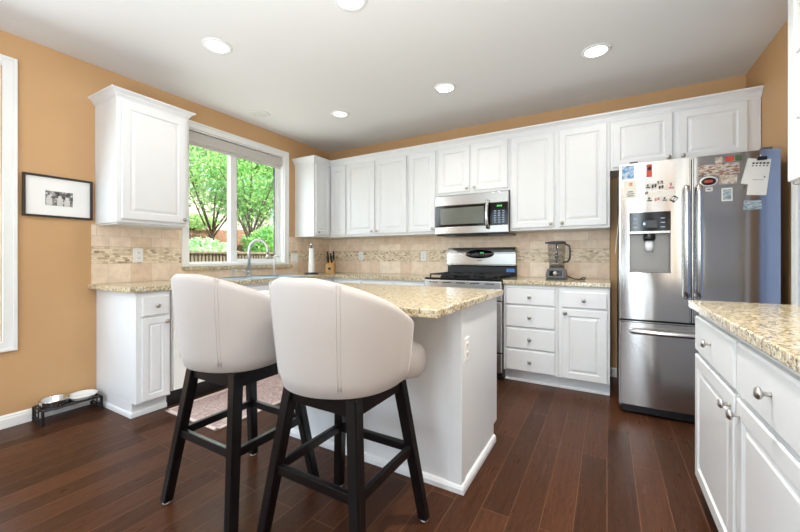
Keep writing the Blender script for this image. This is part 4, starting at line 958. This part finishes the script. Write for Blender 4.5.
def tree(x, y, hgt, spread, nb, nl, size, leaf, label, z0=None, low=.35, trunk=.06, forks=1):
    z = gz(x, y) if z0 is None else z0; r = thing('garden_tree', (x, y, z-.05), label, 'tree', 'garden trees outside the window')
    b = MB(); tips = []
    for fk in range(forks):
        lx, ly = (random.uniform(-.25, .25), random.uniform(-.3, .3)) if forks > 1 else (0, 0)
        fz = z+hgt*low; b.tube([(x, y, z-.05), (x+lx*.4, y+ly*.5, z+hgt*low*.5), (x+lx, y+ly, fz)], [trunk, trunk*.8, trunk*.65], 8)
        for k in range(nb):
            a = 2*PI*(k+random.random()*.7)/nb; rr = spread*random.uniform(.5, 1); th = hgt*random.uniform(.55, 1)
            p1 = Vector((x+lx, y+ly, fz-random.random()*hgt*.1)); p3 = Vector((x+lx+rr*math.cos(a), y+ly+rr*math.sin(a), z+th)); p2 = p1.lerp(p3, .5)+Vector((0, 0, hgt*.06))
            b.tube([p1, p2, p3], [trunk*.45, trunk*.3, trunk*.1], 6); tips += [p1.lerp(p2, .7), p2, p2.lerp(p3, .5), p3][1 if low <= .2 else 0:]
    b.build('trunk', 'bark', r)
    P = []
    for k in range(nl):
        c = random.choice(tips); sg = spread*.24; P.append(c+Vector((random.gauss(0, sg), random.gauss(0, sg), random.gauss(0, sg*.55))))
    leaves(P, size, 'foliage', leaf, r)
def shrub(x, y, rad, hgt, nl, size, leaf, label):
    z = gz(x, y); r = thing('garden_shrub', (x, y, z), label, 'shrub', 'shrubs outside the window'); b = MB()
    for k in range(6): a = k*PI/3; b.tube([(x, y, z-.04), (x+rad*.5*math.cos(a), y+rad*.5*math.sin(a), z+hgt*.6)], [.02, .008], 6)
    b.build('stems', 'bark', r); P = []
    for k in range(nl):
        v = Vector((random.gauss(0, 1), random.gauss(0, 1), random.gauss(0, 1))).normalized()*random.uniform(.65, 1); P.append((x+v.x*rad, y+v.y*rad, z+hgt*.5+v.z*hgt*.5))
    leaves(P, size, 'foliage', leaf, r)
tree(-9.0, 5.75, 3.4, 1.7, 9, 4200, .055, 'leaf_light', 'slender light green tree seen through the left window pane', low=.2, trunk=.06)
tree(-8.2, 6.55, 3.6, 1.5, 8, 5200, .06, 'leaf_mid', 'bushy green tree seen through the right window pane', low=.25, trunk=.05, forks=2)
tree(-13.5, 8.0, 6.5, 2.6, 9, 6000, .16, 'leaf_pale', 'tall pale green tree behind the fence', low=.3, trunk=.12)
tree(-12.5, 10.4, 6.5, 2.6, 9, 6500, .16, 'leaf_dark', 'tall dark green tree at the back right of the garden', low=.2, trunk=.12)
tree(-11.5, 12.8, 6.0, 2.5, 9, 5000, .16, 'leaf_mid', 'broad mid-green tree at the far right of the garden', low=.2, trunk=.12)
tree(-15.5, 6.0, 6.8, 2.6, 9, 5000, .17, 'leaf_mid', 'tall green tree at the far left of the garden', low=.2, trunk=.12)
for a in ((-7.3, 4.4,   .75, .9, 2200, .06, 'leaf_pale', 'low pale shrub at the lower left of the window view'), (-11.4, 6.6, .8, .5, 1500, .06, 'leaf_light', 'low bright hedge shrub in front of the pale fence'),
          (-9.4, 7.6, .6, .7, 1500, .06, 'leaf_light', 'bright shrub up the slope left of the bushy green tree'), (-7.0, 5.9, .55, 1.3, 2200, .065, 'leaf_mid', 'leafy shrub at the lower right of the window view')): shrub(*a)
r = thing('garden_fence', (-12, 6.5, 1.8), 'pale vertical board fence at the back of the garden', 'fence')
b = MB()
for k in range(44):
    yy = 3.6+k*.15; z = gz(-12, yy); b.box(-12.02, -12.0, yy, yy+.135, z-.05, z+1.35)
b.build('boards', 'pale_fence', r); b = MB(); b.box(-12.06, -12.02, 3.6, 10.2, 2.5, 2.58); b.build('rail', 'pale_fence', r)
r = thing('deck_railing', (-5.4, 4.2, -.1), 'weathered wood railing with close balusters just outside the window', 'railing')
b = MB(); b.box(-5.46, -5.36, .5, 7.5, 1.18, 1.215, .004); b.build('top_rail', 'cedar', r); b = MB(); b.box(-5.43, -5.39, .5, 7.5, .30, .34); b.build('bottom_rail', 'cedar', r)
b = MB()
for k in range(99): yy = 1.6+k*.058; b.box(-5.43, -5.39, yy, yy+.034, .3, 1.19)
b.build('balusters', 'cedar', r)
for yy in (.5, 2.8, 5.1, 7.4):
    b = MB(); b.box(-5.46, -5.36, yy-.05, yy+.05, -.4, 1.155); b.build('post', 'cedar', r)
